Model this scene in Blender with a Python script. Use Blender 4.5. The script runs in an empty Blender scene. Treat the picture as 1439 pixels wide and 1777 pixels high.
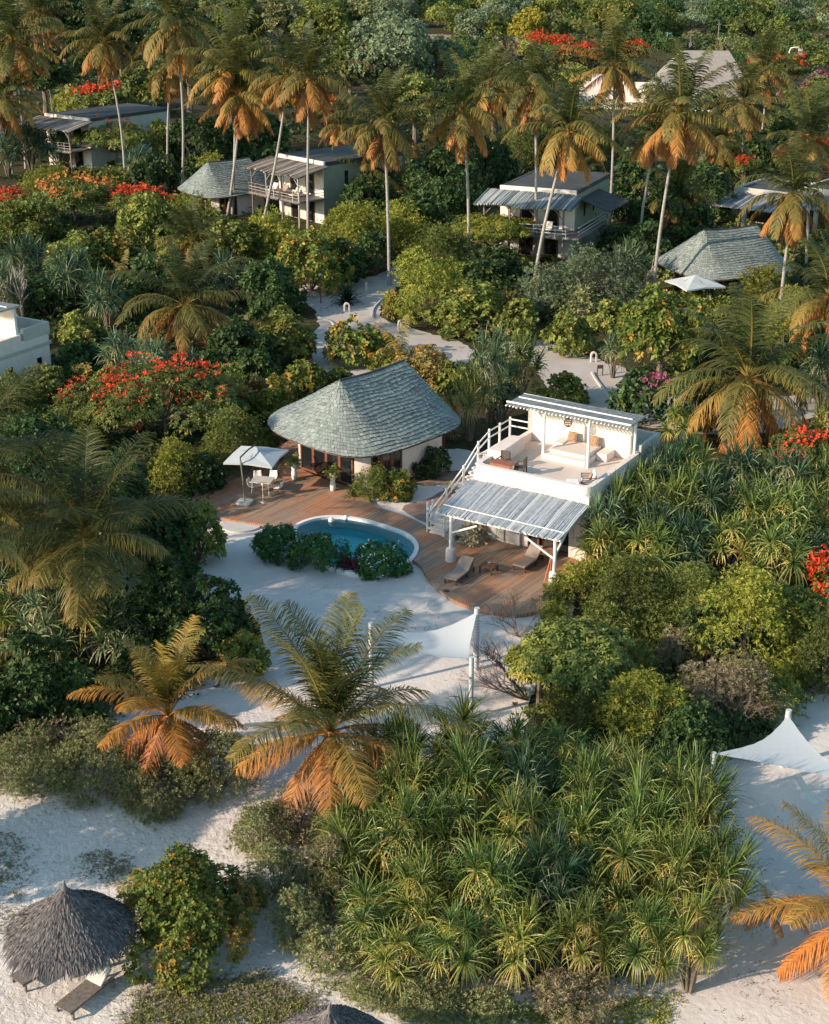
import bpy, math, random
import numpy as np
from mathutils import Vector
scn = bpy.context.scene
COL = scn.collection
rad = math.radians

# ------------------------------------------------------------------ camera, sky, sun, exposure
F, PITCH, CH = 2495.0, rad(22.6), 31.0
cam = bpy.data.objects.new("camera", bpy.data.cameras.new("camera"))
COL.objects.link(cam)
cam.location = (0, 0, CH)
cam.rotation_euler = (rad(90) - PITCH, 0, 0)
cam.data.sensor_fit = 'VERTICAL'
cam.data.sensor_height = 24.0
cam.data.lens = 24.0 * F / 1777.0
cam.data.clip_end = 5000
scn.camera = cam

SUN_EL, SUN_TRAVEL = rad(23), rad(25.5)      # height of the sun; direction its light travels over the ground, from +X
w = bpy.data.worlds.new("World"); scn.world = w; w.use_nodes = True
nt = w.node_tree
bg = nt.nodes["Background"]
sky = nt.nodes.new("ShaderNodeTexSky")
sky.sky_type = 'NISHITA'; sky.sun_disc = False
sky.sun_elevation = SUN_EL
sky.sun_rotation = math.atan2(-math.cos(SUN_TRAVEL), -math.sin(SUN_TRAVEL))
sky.air_density = 1.0; sky.dust_density = 0.6
tn = nt.nodes.new("ShaderNodeMix"); tn.data_type = 'RGBA'; tn.blend_type = 'MULTIPLY'; tn.inputs[0].default_value = 1
tn.inputs[7].default_value = (.92, 1.06, .96, 1)
nt.links.new(sky.outputs[0], tn.inputs[6]); nt.links.new(tn.outputs[2], bg.inputs[0])
bg.inputs[1].default_value = 0.15
sd = bpy.data.lights.new("sun", 'SUN'); sd.energy = 4.5; sd.angle = rad(0.6); sd.color = (1.0, 0.80, 0.62)
sun = bpy.data.objects.new("sun", sd); COL.objects.link(sun)
ldir = Vector((math.cos(SUN_EL)*math.cos(SUN_TRAVEL), math.cos(SUN_EL)*math.sin(SUN_TRAVEL), -math.sin(SUN_EL)))
sun.rotation_euler = ldir.to_track_quat('-Z', 'Y').to_euler()
sun.location = (-60, 0, 60)
scn.view_settings.view_transform = 'Standard'; scn.view_settings.look = 'None'
scn.view_settings.exposure = 0.66; scn.view_settings.gamma = 1.0
scn.render.engine = 'CYCLES'
scn.cycles.max_bounces = 5; scn.cycles.diffuse_bounces = 3; scn.cycles.glossy_bounces = 2
scn.cycles.transmission_bounces = 3; scn.cycles.transparent_max_bounces = 8
scn.cycles.caustics_reflective = False; scn.cycles.caustics_refractive = False

# ------------------------------------------------------------------ where a point of the photograph lies on the ground
CS, SN = math.cos(PITCH), math.sin(PITCH)
def bp(x, y, z=0.0):
    u, v = (x-719.5)/F, (y-888.5)/F
    d = (u, CS - v*SN, -SN - v*CS)
    t = (z-CH)/d[2]
    return Vector((d[0]*t, d[1]*t, z))
def pj(P):
    q = P[2]-CH
    wd = P[1]*CS - q*SN
    return 719.5+F*P[0]/wd, 888.5+F*(-P[1]*SN-q*CS)/wd
def ztop(P, y):
    k = (y-888.5)/F
    # height above P at which the picture row is y
    Y = P[1]
    q = (-Y*SN - k*Y*CS)/(CS - k*SN)
    return q + CH
def depth(P): return P[1]*CS + (CH-P[2])*SN

# ------------------------------------------------------------------ objects
def tag(o, label=None, cat=None, group=None, kind=None):
    if label: o['label'] = label
    if cat: o['category'] = cat
    if group: o['group'] = group
    if kind: o['kind'] = kind
    return o
def empty(name, loc=(0, 0, 0), rz=0.0, label=None, cat=None, group=None):
    o = bpy.data.objects.new(name, None); o.empty_display_size = 0.3
    COL.objects.link(o); o.location = loc; o.rotation_euler = (0, 0, rz)
    return tag(o, label, cat, group)
def mesh_np(name, V, Q, mat=None, tint=None, acc=None, smooth=False, tris=None):
    me = bpy.data.meshes.new(name)
    V = np.asarray(V, np.float32).reshape(-1, 3); Q = np.asarray(Q, np.int32).reshape(-1, 4)
    nq = len(Q)
    me.vertices.add(len(V)); me.vertices.foreach_set('co', V.ravel())
    me.loops.add(nq*4); me.loops.foreach_set('vertex_index', Q.ravel())
    me.polygons.add(nq); me.polygons.foreach_set('loop_start', np.arange(nq, dtype=np.int32)*4)
    if smooth: me.polygons.foreach_set('use_smooth', np.ones(nq, bool))
    me.update(calc_edges=True)
    for nm, arr in (('tint', tint), ('acc', acc)):
        if arr is not None:
            a = me.attributes.new(nm, 'FLOAT', 'FACE'); a.data.foreach_set('value', np.asarray(arr, np.float32))
    if mat: me.materials.append(mat)
    return me
def link(name, me, parent=None, loc=None):
    o = bpy.data.objects.new(name, me); COL.objects.link(o)
    if parent is not None: o.parent = parent
    if loc is not None: o.location = loc
    return o
class MB:
    """collects faces of several shapes of one part"""
    def __init__(s): s.v = []; s.f = []; s.t = []; s.sm = []
    def add(s, V, Fs, tint=0.5, smooth=False):
        b = len(s.v); s.v += [tuple(p) for p in V]
        for f in Fs: s.f.append([b+i for i in f]); s.t.append(tint); s.sm.append(smooth)
        return s
    def box(s, x0, x1, y0, y1, z0, z1, tint=0.5, rz=0, c=None):
        P = [(x0,y0,z0),(x1,y0,z0),(x1,y1,z0),(x0,y1,z0),(x0,y0,z1),(x1,y0,z1),(x1,y1,z1),(x0,y1,z1)]
        if rz:
            cx, cy = c if c else ((x0+x1)/2, (y0+y1)/2); ca, sa = math.cos(rz), math.sin(rz)
            P = [(cx+(x-cx)*ca-(y-cy)*sa, cy+(x-cx)*sa+(y-cy)*ca, z) for x, y, z in P]
        return s.add(P, [(0,3,2,1),(4,5,6,7),(0,1,5,4),(1,2,6,5),(2,3,7,6),(3,0,4,7)], tint)
    def hexa(s, P, tint=0.5):   # 8 corners, bottom ring then top ring
        return s.add(P, [(0,3,2,1),(4,5,6,7),(0,1,5,4),(1,2,6,5),(2,3,7,6),(3,0,4,7)], tint)
    def path(s, pts, rads, n=6, tint=0.5, cap=True):
        pts = [Vector(p) for p in pts]; V = []; Fs = []
        if not hasattr(rads, '__len__'): rads = [rads]*len(pts)
        ref = None
        for i, p in enumerate(pts):
            t = (pts[min(i+1, len(pts)-1)] - pts[max(i-1, 0)])
            if t.length < 1e-9: t = Vector((0, 0, 1))
            t.normalize()
            if ref is None: ref = Vector((1, 0, 0)) if abs(t.x) < .8 else Vector((0, 1, 0))
            a = (ref - t*ref.dot(t))
            if a.length < 1e-6: a = t.orthogonal()
            a.normalize(); ref = a; b = t.cross(a)
            for k in range(n):
                th = 2*math.pi*k/n
                V.append(p + (a*math.cos(th)+b*math.sin(th))*rads[i])
        for i in range(len(pts)-1):
            for k in range(n):
                k2 = (k+1) % n
                Fs.append((i*n+k, i*n+k2, (i+1)*n+k2, (i+1)*n+k))
        s.add(V, Fs, tint, n > 4)
        if cap:
            s.add(V[:n], [tuple(range(n))[::-1]], tint); s.add(V[-n:], [tuple(range(n))], tint)
        return s
    def tube(s, a, b, r, n=6, tint=0.5, r2=None): return s.path([a, b], [r, r if r2 is None else r2], n, tint)
    def lathe(s, prof, n=20, c=(0, 0, 0), tint=0.5, smooth=True):
        V = []; Fs = []; m = len(prof)
        for r, z in prof:
            for k in range(n):
                th = 2*math.pi*k/n; V.append((c[0]+r*math.cos(th), c[1]+r*math.sin(th), c[2]+z))
        for i in range(m-1):
            for k in range(n): Fs.append((i*n+k, i*n+(k+1) % n, (i+1)*n+(k+1) % n, (i+1)*n+k))
        s.add(V, Fs, tint, smooth)
        s.add(V[:n], [tuple(range(n))[::-1]], tint); s.add(V[-n:], [tuple(range(n))], tint)
        return s
    def prism(s, poly, z0, z1, tint=0.5):
        n = len(poly); V = [(p[0], p[1], z0) for p in poly]+[(p[0], p[1], z1) for p in poly]
        return s.add(V, [tuple(range(n))[::-1], tuple(range(n, 2*n))]+[(i, (i+1) % n, n+(i+1) % n, n+i) for i in range(n)], tint)
    def build(s, name, mat, parent=None, loc=None, bevel=0):
        me = bpy.data.meshes.new(name); me.from_pydata(s.v, [], s.f); me.update()
        me.polygons.foreach_set('use_smooth', s.sm)
        a = me.attributes.new('tint', 'FLOAT', 'FACE'); a.data.foreach_set('value', s.t)
        me.materials.append(mat)
        o = link(name, me, parent, loc)
        if bevel:
            m = o.modifiers.new('bevel', 'BEVEL'); m.width = bevel; m.segments = 2; m.limit_method = 'ANGLE'
        return o
def copy_tree(o, loc=None, rz=None, parent=None, keep=None):
    c = o.copy(); COL.objects.link(c); c.parent = parent
    if loc is not None: c.location = loc
    if rz is not None: c.rotation_euler = (0, 0, rz)
    for ch in list(o.children):
        if keep is None or ch.name.split('.')[0] in keep: copy_tree(ch, parent=c)
    return c

# ------------------------------------------------------------------ materials
def newmat(name):
    m = bpy.data.materials.new(name); m.use_nodes = True
    n = m.node_tree; return m, n, n.nodes, n.links, n.nodes['Principled BSDF']
def mixc(N, L, fac, a, b, mode='MIX'):
    x = N.new('ShaderNodeMix'); x.data_type = 'RGBA'; x.blend_type = mode
    for sock, val in ((x.inputs[0], fac), (x.inputs[6], a), (x.inputs[7], b)):
        if isinstance(val, (int, float)): sock.default_value = val
        elif isinstance(val, tuple): sock.default_value = (*val, 1) if len(val) == 3 else val
        else: L.new(val, sock)
    return x.outputs[2]
def mth(N, L, op, a, b=0.0, clamp=False):
    x = N.new('ShaderNodeMath'); x.operation = op; x.use_clamp = clamp
    for i, val in enumerate((a, b)):
        if isinstance(val, (int, float)): x.inputs[i].default_value = val
        else: L.new(val, x.inputs[i])
    return x.outputs[0]
def noise(N, L, scale, detail=3, rough=.5, vec=None, dist=0.0):
    x = N.new('ShaderNodeTexNoise'); x.inputs['Scale'].default_value = scale; x.inputs['Detail'].default_value = detail
    x.inputs['Roughness'].default_value = rough; x.inputs['Distortion'].default_value = dist
    if vec is not None: L.new(vec, x.inputs['Vector'])
    return x.outputs[0]
def maprange(N, L, v, a, b, c=0.0, d=1.0):
    x = N.new('ShaderNodeMapRange'); L.new(v, x.inputs[0])
    for i, q in enumerate((a, b, c, d)): x.inputs[i+1].default_value = q
    return x.outputs[0]
def objco(N): return N.new('ShaderNodeTexCoord').outputs['Object']
def attr(N, name):
    a = N.new('ShaderNodeAttribute'); a.attribute_name = name; return a.outputs['Fac']
def bump(N, L, bsdf, h, strength=.5, dist=.05):
    b = N.new('ShaderNodeBump'); b.inputs['Strength'].default_value = strength; b.inputs['Distance'].default_value = dist
    L.new(h, b.inputs['Height']); L.new(b.outputs[0], bsdf.inputs['Normal'])
def leafmat(name, a, b, c=None, frac=0.0, transl=0.20, rough=.5, spec=.22, vary=.3):
    m, n, N, L, P = newmat(name)
    g_ = lambda q, s: (q[0]*s*.92, q[1]*s*1.05, q[2]*s*1.05)
    base = mixc(N, L, attr(N, 'tint'), g_(a, 1.1), g_(b, 1.28))
    if c is not None:
        k = maprange(N, L, attr(N, 'acc'), 1-frac-.06, 1-frac+.06)
        base = mixc(N, L, k, base, c)
    oi = N.new('ShaderNodeObjectInfo').outputs['Random']
    k = maprange(N, L, oi, 0, 1, 1-vary, 1+vary)
    hs = N.new('ShaderNodeHueSaturation'); L.new(k, hs.inputs['Value']); L.new(base, hs.inputs['Color'])
    hs.inputs['Hue'].default_value = .5
    L.new(hs.outputs[0], P.inputs['Base Color']); P.inputs['Roughness'].default_value = rough
    P.inputs['Specular IOR Level'].default_value = spec
    if transl > 0:
        t = N.new('ShaderNodeBsdfTranslucent'); L.new(hs.outputs[0], t.inputs['Color'])
        mx = N.new('ShaderNodeMixShader'); mx.inputs[0].default_value = transl
        L.new(P.outputs[0], mx.inputs[1]); L.new(t.outputs[0], mx.inputs[2])
        L.new(mx.outputs[0], N['Material Output'].inputs['Surface'])
    return m
def plain(name, col, rough=.6, col2=None, scale=3.0, bmp=0.0, spec=.4, tintmix=None, metallic=0, bscale=None):
    m, n, N, L, P = newmat(name)
    co = objco(N); c = col
    if col2 is not None:
        k = maprange(N, L, noise(N, L, scale, 5, .6, co), .35, .68)
        c = mixc(N, L, k, col, col2)
    if tintmix is not None: c = mixc(N, L, attr(N, 'tint'), c, tintmix)
    if isinstance(c, tuple): P.inputs['Base Color'].default_value = (*c, 1)
    else: L.new(c, P.inputs['Base Color'])
    P.inputs['Roughness'].default_value = rough; P.inputs['Specular IOR Level'].default_value = spec
    P.inputs['Metallic'].default_value = metallic
    if bmp: bump(N, L, P, noise(N, L, bscale or scale*8, 4, .6, co), bmp, .02)
    return m
M = {}
def plaster_mat(name, a, b, dirt):
    m, n, N, L, P = newmat(name); co = objco(N)
    c = mixc(N, L, maprange(N, L, noise(N, L, 1.2, 5, .6, co), .35, .7), a, b)
    mp = N.new('ShaderNodeMapping'); L.new(co, mp.inputs[0]); mp.inputs['Scale'].default_value = (3.2, 3.2, .35)
    k = maprange(N, L, noise(N, L, 1.6, 5, .7, mp.outputs[0]), .56, .74, 0, .6)
    c = mixc(N, L, k, c, dirt)
    L.new(c, P.inputs['Base Color']); P.inputs['Roughness'].default_value = .85; P.inputs['Specular IOR Level'].default_value = .2
    bump(N, L, P, noise(N, L, 9, 4, .6, co), .25, .02)
    return m
M['plaster'] = plaster_mat('cream_plaster', (.76, .67, .615), (.69, .60, .545), (.52, .45, .40))
M['plaster_grey'] = plaster_mat('pale_plaster', (.50, .48, .43), (.42, .41, .37), (.28, .27, .24))
M['plaster_green_shaded'] = plaster_mat('sage_shaded_plaster', (.30, .32, .25), (.25, .27, .21), (.17, .18, .15))  # sage tone; also puts tree shade into the centre lodge's wall colour
M['floor'] = plain('terrace_cement', (.66, .57, .50), .7, (.58, .49, .43), .9, .1)
M['white'] = plain('white_paint', (.80, .80, .78), .5, (.68, .68, .66), 4, .2)
M['whitefab'] = plain('white_fabric', (.78, .79, .80), .8, (.70, .72, .74), 3)
M['curtain'] = plain('curtain_fabric', (.62, .56, .50), .9)
M['wood'] = plain('red_wood', (.22, .085, .045), .5, (.14, .05, .03), 6, .1)
M['darkwood'] = plain('dark_wood', (.07, .045, .035), .5, (.11, .07, .05), 6, .1)
M['greywood'] = plain('grey_weathered_wood', (.23, .20, .185), .8, (.13, .11, .10), 7, .3)
M['cushion'] = plain('taupe_cushion', (.32, .255, .215), .85, (.28, .22, .185), 3)
M['parasolcloth'] = plain('parasol_cloth', (.44, .48, .50), .8, (.40, .44, .46), 3)
M['metal'] = plain('dark_metal', (.03, .03, .03), .4)
M['glass'] = plain('dark_glass', (.012, .015, .018), .06, spec=.8)
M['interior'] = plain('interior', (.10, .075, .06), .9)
M['roofdark'] = plain('flat_roof_felt', (.035, .038, .04), .8, (.07, .07, .07), 1.0, .2)
M['whitepole'] = plain('whitewashed_pole', (.42, .46, .50), .7, (.22, .26, .30), 5, .4, tintmix=(.80, .80, .78))
M['greypole'] = plain('weathered_pole', (.17, .20, .225), .8, (.08, .09, .10), 5, .4, tintmix=(.50, .52, .52))
M['brownpole'] = plain('brown_grey_pole', (.20, .155, .13), .8, (.09, .07, .06), 5, .4, tintmix=(.55, .50, .45))
M['trunk'] = plain('palm_trunk', (.26, .235, .215), .85, (.40, .37, .34), 5, .6)
M['bark'] = plain('bark', (.14, .105, .08), .9, (.22, .18, .14), 5, .5)
M['palebark'] = plain('pale_bark', (.30, .24, .21), .9, (.40, .34, .30), 5, .4)
M['twig'] = plain('grey_twig', (.17, .12, .10), .9, (.26, .20, .17), 5)
M['coconut'] = plain('coconut', (.50, .24, .05), .5, (.35, .25, .06), 8)
M['concrete'] = plain('pale_concrete', (.55, .54, .51), .8, (.45, .44, .42), 2, .2)
M['basin'] = plain('pool_tile', (.04, .74, .82), .5, (.03, .66, .76), 1.5)
M['kilim'] = plain('patterned_cushion', (.22, .09, .05), .9, (.45, .33, .22), 14)
M['orange'] = plain('orange_paint', (.55, .14, .04), .5)
M['blue'] = plain('blue_cloth', (.04, .14, .24), .8)
M['thatch'] = plain('grey_thatch', (.065, .06, .062), .95, (.10, .09, .092), 6, .3, tintmix=(.27, .24, .235))
M['palethatch'] = plain('pale_thatch', (.30, .27, .25), .95, (.22, .20, .19), 2.5, .8, bscale=6)
M['pavers'] = plain('stone_pavers', (.20, .125, .10), .8, (.28, .19, .15), 2.2, .3)
M['fan'] = plain('lantern_rattan', (.10, .07, .04), .8)
M['screen'] = plain('lamp_green', (.05, .22, .16), .5)
def shingle_mat():
    m, n, N, L, P = newmat('slate_shingle')
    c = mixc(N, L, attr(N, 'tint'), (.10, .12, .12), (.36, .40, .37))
    k = maprange(N, L, noise(N, L, .9, 3, .6, objco(N)), .42, .62)
    c = mixc(N, L, mth(N, L, 'MULTIPLY', k, .3), c, (.15, .22, .19))
    k2 = maprange(N, L, noise(N, L, 22, 3, .6, objco(N)), .4, .7)
    c = mixc(N, L, mth(N, L, 'MULTIPLY', k2, .35), c, (.30, .33, .32))
    L.new(c, P.inputs['Base Color']); P.inputs['Roughness'].default_value = .62
    return m
M['shingle'] = shingle_mat()
def sand_mat(name='sand', a=(.68, .635, .595), b=(.58, .525, .485), foot=1.0, litter=.60):
    m, n, N, L, P = newmat(name)
    co = objco(N)
    c = mixc(N, L, maprange(N, L, noise(N, L, .35, 5, .6, co), .35, .7), a, b)
    spk = maprange(N, L, noise(N, L, 9, 5, .75, co), litter+.08, litter+.13)
    patch = maprange(N, L, noise(N, L, .22, 3, .6, co), .45, .62)
    c = mixc(N, L, mth(N, L, 'MULTIPLY', spk, mth(N, L, 'ADD', mth(N, L, 'MULTIPLY', patch, .6), .25)), c, (.16, .11, .075))
    L.new(c, P.inputs['Base Color']); P.inputs['Roughness'].default_value = .95
    P.inputs['Specular IOR Level'].default_value = .15
    h1 = noise(N, L, 3.2, 4, .62, co, .4)
    v = N.new('ShaderNodeTexVoronoi'); v.inputs['Scale'].default_value = 2.6; L.new(co, v.inputs['Vector'])
    tr_ = maprange(N, L, noise(N, L, .16, 3, .6, co), .42, .6)
    h = mth(N, L, 'ADD', mth(N, L, 'MULTIPLY', h1, .9), mth(N, L, 'MULTIPLY', mth(N, L, 'MULTIPLY', mth(N, L, 'MINIMUM', v.outputs['Distance'], .28), tr_), .9))
    bump(N, L, P, h, .42*foot, .10)
    return m
M['sand'] = sand_mat()
M['beach'] = sand_mat('beach_sand', foot=2.1, litter=.57)
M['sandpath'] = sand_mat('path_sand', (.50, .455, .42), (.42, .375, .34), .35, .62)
def soil_mat():
    m, n, N, L, P = newmat('leaf_litter')
    co = objco(N)
    c = mixc(N, L, maprange(N, L, noise(N, L, .12, 6, .65, co), .4, .62), (.045, .035, .022), (.055, .06, .02))
    c = mixc(N, L, maprange(N, L, noise(N, L, 2.5, 5, .7, co), .5, .68), c, (.13, .095, .06))
    L.new(c, P.inputs['Base Color']); P.inputs['Roughness'].default_value = .95
    P.inputs['Specular IOR Level'].default_value = .1
    bump(N, L, P, noise(N, L, 4, 5, .7, co), .8, .15)
    return m
M['soil'] = soil_mat()
def plank_mat():
    m, n, N, L, P = newmat('deck_boards')
    mp = N.new('ShaderNodeMapping'); L.new(objco(N), mp.inputs[0]); mp.inputs['Rotation'].default_value = (0, 0, rad(-54))
    br = N.new('ShaderNodeTexBrick'); L.new(mp.outputs[0], br.inputs['Vector'])
    br.inputs['Scale'].default_value = 1; br.inputs['Brick Width'].default_value = 2.6; br.inputs['Row Height'].default_value = .115
    br.inputs['Mortar Size'].default_value = .009; br.inputs['Mortar Smooth'].default_value = .1; br.offset = .37
    br.inputs['Color1'].default_value = (0, 0, 0, 1); br.inputs['Color2'].default_value = (1, 1, 1, 1); br.inputs['Mortar'].default_value = (.5, .5, .5, 1)
    sep = N.new('ShaderNodeSeparateColor'); L.new(br.outputs['Color'], sep.inputs[0])
    v = sep.outputs[0]
    big = noise(N, L, .30, 2, .5, mp.outputs[0])
    # blocks of redder, newer boards
    st = N.new('ShaderNodeMapping'); L.new(mp.outputs[0], st.inputs[0]); st.inputs['Scale'].default_value = (.22, 1.15, 1)
    blk = maprange(N, L, noise(N, L, 1.0, 2, .45, st.outputs[0]), .47, .56)
    cg = mixc(N, L, v, (.26, .165, .11), (.40, .28, .195))
    cr = mixc(N, L, v, (.44, .17, .08), (.55, .25, .125))
    c = mixc(N, L, mth(N, L, 'MULTIPLY', blk, .8), cg, cr)
    c = mixc(N, L, maprange(N, L, noise(N, L, 1.3, 5, .7, objco(N)), .55, .75, 0, .35), c, (.36, .29, .24))
    c = mixc(N, L, br.outputs['Fac'], c, (.035, .02, .015))
    L.new(c, P.inputs['Base Color']); P.inputs['Roughness'].default_value = .6
    bump(N, L, P, mth(N, L, 'SUBTRACT', 1.0, br.outputs['Fac']), .5, .01)
    return m
M['deck'] = plank_mat()
def water_mat():
    m, n, N, L, P = newmat('pool_water')
    tr = N.new('ShaderNodeBsdfTransparent'); tr.inputs[0].default_value = (.88, .99, .995, 1)
    gl = N.new('ShaderNodeBsdfGlossy'); gl.inputs['Roughness'].default_value = .03; gl.inputs['Color'].default_value = (.6, .65, .65, 1)
    fr = N.new('ShaderNodeFresnel'); fr.inputs[0].default_value = 1.33
    b = N.new('ShaderNodeBump'); b.inputs['Strength'].default_value = .35; b.inputs['Distance'].default_value = .05
    L.new(noise(N, L, 2.2, 3, .6, objco(N), .6), b.inputs['Height'])
    L.new(b.outputs[0], gl.inputs['Normal']); L.new(b.outputs[0], fr.inputs['Normal'])
    mx = N.new('ShaderNodeMixShader'); L.new(fr.outputs[0], mx.inputs[0]); L.new(tr.outputs[0], mx.inputs[1]); L.new(gl.outputs[0], mx.inputs[2])
    L.new(mx.outputs[0], N['Material Output'].inputs['Surface'])
    return m
M['water'] = water_mat()
def sail_mat():
    m, n, N, L, P = newmat('sail_cloth')
    P.inputs['Base Color'].default_value = (.62, .67, .69, 1); P.inputs['Roughness'].default_value = .8
    t = N.new('ShaderNodeBsdfTranslucent'); t.inputs[0].default_value = (.72, .76, .78, 1)
    mx = N.new('ShaderNodeMixShader'); mx.inputs[0].default_value = .3
    L.new(P.outputs[0], mx.inputs[1]); L.new(t.outputs[0], mx.inputs[2]); L.new(mx.outputs[0], N['Material Output'].inputs['Surface'])
    return m
M['sail'] = sail_mat()
# foliage colours, each what the leaf itself has
M['B'] = leafmat('sea_grape_leaf', (.06, .09, .018), (.20, .21, .04), (.46, .27, .055), .34)
M['Y'] = leafmat('olive_yellow_leaf', (.085, .10, .022), (.24, .235, .05), (.38, .26, .07), .13)
M['O'] = leafmat('orange_tinged_leaf', (.16, .12, .035), (.34, .23, .07), (.42, .20, .06), .3)
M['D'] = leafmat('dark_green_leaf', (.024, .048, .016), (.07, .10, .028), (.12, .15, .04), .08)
M['L'] = leafmat('fresh_green_leaf', (.13, .14, .022), (.31, .28, .045), (.42, .34, .07), .2)
M['F'] = leafmat('mid_green_leaf', (.075, .09, .022), (.19, .195, .045), (.24, .23, .07), .12)
M['G'] = leafmat('grey_olive_leaf', (.13, .125, .05), (.27, .26, .11), (.30, .20, .10), .18)
M['W'] = leafmat('grey_green_leaf', (.10, .12, .065), (.22, .25, .14), (.20, .15, .09), .18)
M['N'] = leafmat('dry_brown_twig_leaf', (.14, .10, .06), (.26, .19, .12), (.17, .18, .06), .3)
M['C'] = leafmat('dry_cream_leaf', (.24, .19, .12), (.42, .34, .24), (.2, .22, .08), .2)
M['H'] = leafmat('hedge_leaf', (.03, .08, .022), (.08, .16, .04))
M['redflower'] = leafmat('red_blossom', (.42, .03, .012), (.60, .08, .025), transl=.2, vary=.05)
M['orangeflower'] = leafmat('orange_blossom', (.38, .10, .03), (.50, .20, .05), transl=.2, vary=.05)
M['whiteflower'] = leafmat('white_blossom', (.7, .7, .68), (.8, .8, .78), transl=.2, vary=.02)
M['pinkflower'] = leafmat('pink_blossom', (.28, .05, .11), (.35, .08, .15), transl=.2, vary=.05)
M['yellowflower'] = leafmat('yellow_blossom', (.6, .32, .03), (.65, .42, .05), transl=.2, vary=.05)
M['purple'] = leafmat('purple_leaf', (.07, .02, .03), (.13, .03, .04))
def palm_mat(name, g1, g2, y, o, dead, rough=.5, spec=.3):
    m, n, N, L, P = newmat(name)
    r = N.new('ShaderNodeValToRGB'); e = r.color_ramp.elements
    e[0].position = 0; e[0].color = (*g1, 1); e[1].position = 1; e[1].color = (*dead, 1)
    for p, c in ((.3, g2), (.55, y), (.78, o)):
        q = e.new(p); q.color = (*c, 1)
    L.new(attr(N, 'tint'), r.inputs[0])
    oi = N.new('ShaderNodeObjectInfo').outputs['Random']
    hs = N.new('ShaderNodeHueSaturation'); L.new(maprange(N, L, oi, 0, 1, .8, 1.15), hs.inputs['Value']); L.new(r.outputs[0], hs.inputs['Color'])
    L.new(hs.outputs[0], P.inputs['Base Color']); P.inputs['Roughness'].default_value = rough; P.inputs['Specular IOR Level'].default_value = spec
    t = N.new('ShaderNodeBsdfTranslucent'); L.new(hs.outputs[0], t.inputs['Color'])
    mx = N.new('ShaderNodeMixShader'); mx.inputs[0].default_value = .3
    L.new(P.outputs[0], mx.inputs[1]); L.new(t.outputs[0], mx.inputs[2]); L.new(mx.outputs[0], N['Material Output'].inputs['Surface'])
    return m
M['palm'] = palm_mat('palm_frond', (.042, .062, .018), (.12, .125, .032), (.30, .21, .052), (.50, .22, .055), (.36, .16, .058))
M['goldpalm'] = palm_mat('golden_palm_frond', (.10, .12, .03), (.24, .21, .045), (.46, .27, .055), (.62, .24, .055), (.50, .18, .055))
M['pandan'] = palm_mat('screw_pine_leaf', (.06, .12, .035), (.17, .24, .055), (.38, .38, .09), (.58, .40, .09), (.38, .22, .09), .34, .5)
M['pandan_dark'] = palm_mat('dark_screw_pine_leaf', (.03, .075, .045), (.065, .12, .055), (.14, .21, .09), (.32, .28, .10), (.24, .16, .08), .36, .5)
M['pandan_grey'] = palm_mat('grey_screw_pine_leaf', (.07, .13, .08), (.16, .23, .11), (.30, .33, .16), (.42, .33, .14), (.26, .18, .1), .36, .5)
M['pandan_warm'] = palm_mat('warm_screw_pine_leaf', (.08, .13, .035), (.22, .26, .055), (.42, .38, .09), (.58, .38, .10), (.42, .25, .10), .34, .5)
M['agave'] = palm_mat('agave_leaf', (.02, .05, .03), (.035, .075, .04), (.06, .10, .05), (.10, .13, .06), (.15, .15, .07))
M['strap'] = palm_mat('strap_leaf', (.10, .14, .025), (.20, .24, .04), (.33, .33, .06), (.40, .34, .07), (.3, .2, .08))
# ------------------------------------------------------------------ plant shapes
def unit(a): return a/np.maximum(np.linalg.norm(a, axis=-1, keepdims=True), 1e-9)
def rosettes(rs, P, Nn, k, leaf, asp, el, fold=.0):
    """k rhombic leaves round each point P with outward normal Nn"""
    n = len(P); k_ = k
    ref = np.where(np.abs(Nn[:, 2:3]) < .9, np.array([[0, 0, 1.0]]), np.array([[1.0, 0, 0]]))
    t1 = unit(np.cross(Nn, ref)); t2 = np.cross(Nn, t1)
    ph = (np.arange(k_)[None]*2*np.pi/k_ + rs.uniform(0, 6.28, (n, 1)) + rs.uniform(-.4, .4, (n, k_)))
    e = rs.uniform(el-.35, el+.35, (n, k_))
    T = t1[:, None]*np.cos(ph)[..., None] + t2[:, None]*np.sin(ph)[..., None]
    D = Nn[:, None]*np.sin(e)[..., None] + T*np.cos(e)[..., None]
    S = unit(np.cross(Nn[:, None]+rs.normal(0, .25, (n, k_, 3)), D))
    Ln = leaf*rs.uniform(.65, 1.25, (n, k_, 1)); W = Ln*asp*.5
    b = P[:, None] + T*leaf*.06
    mid = b + D*Ln*.55
    tip = b + D*Ln - np.array([0, 0, 1.0])*Ln*.18
    V = np.stack([b, mid-S*W, tip, mid+S*W], 2).reshape(-1, 3)
    return V, n*k_
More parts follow.
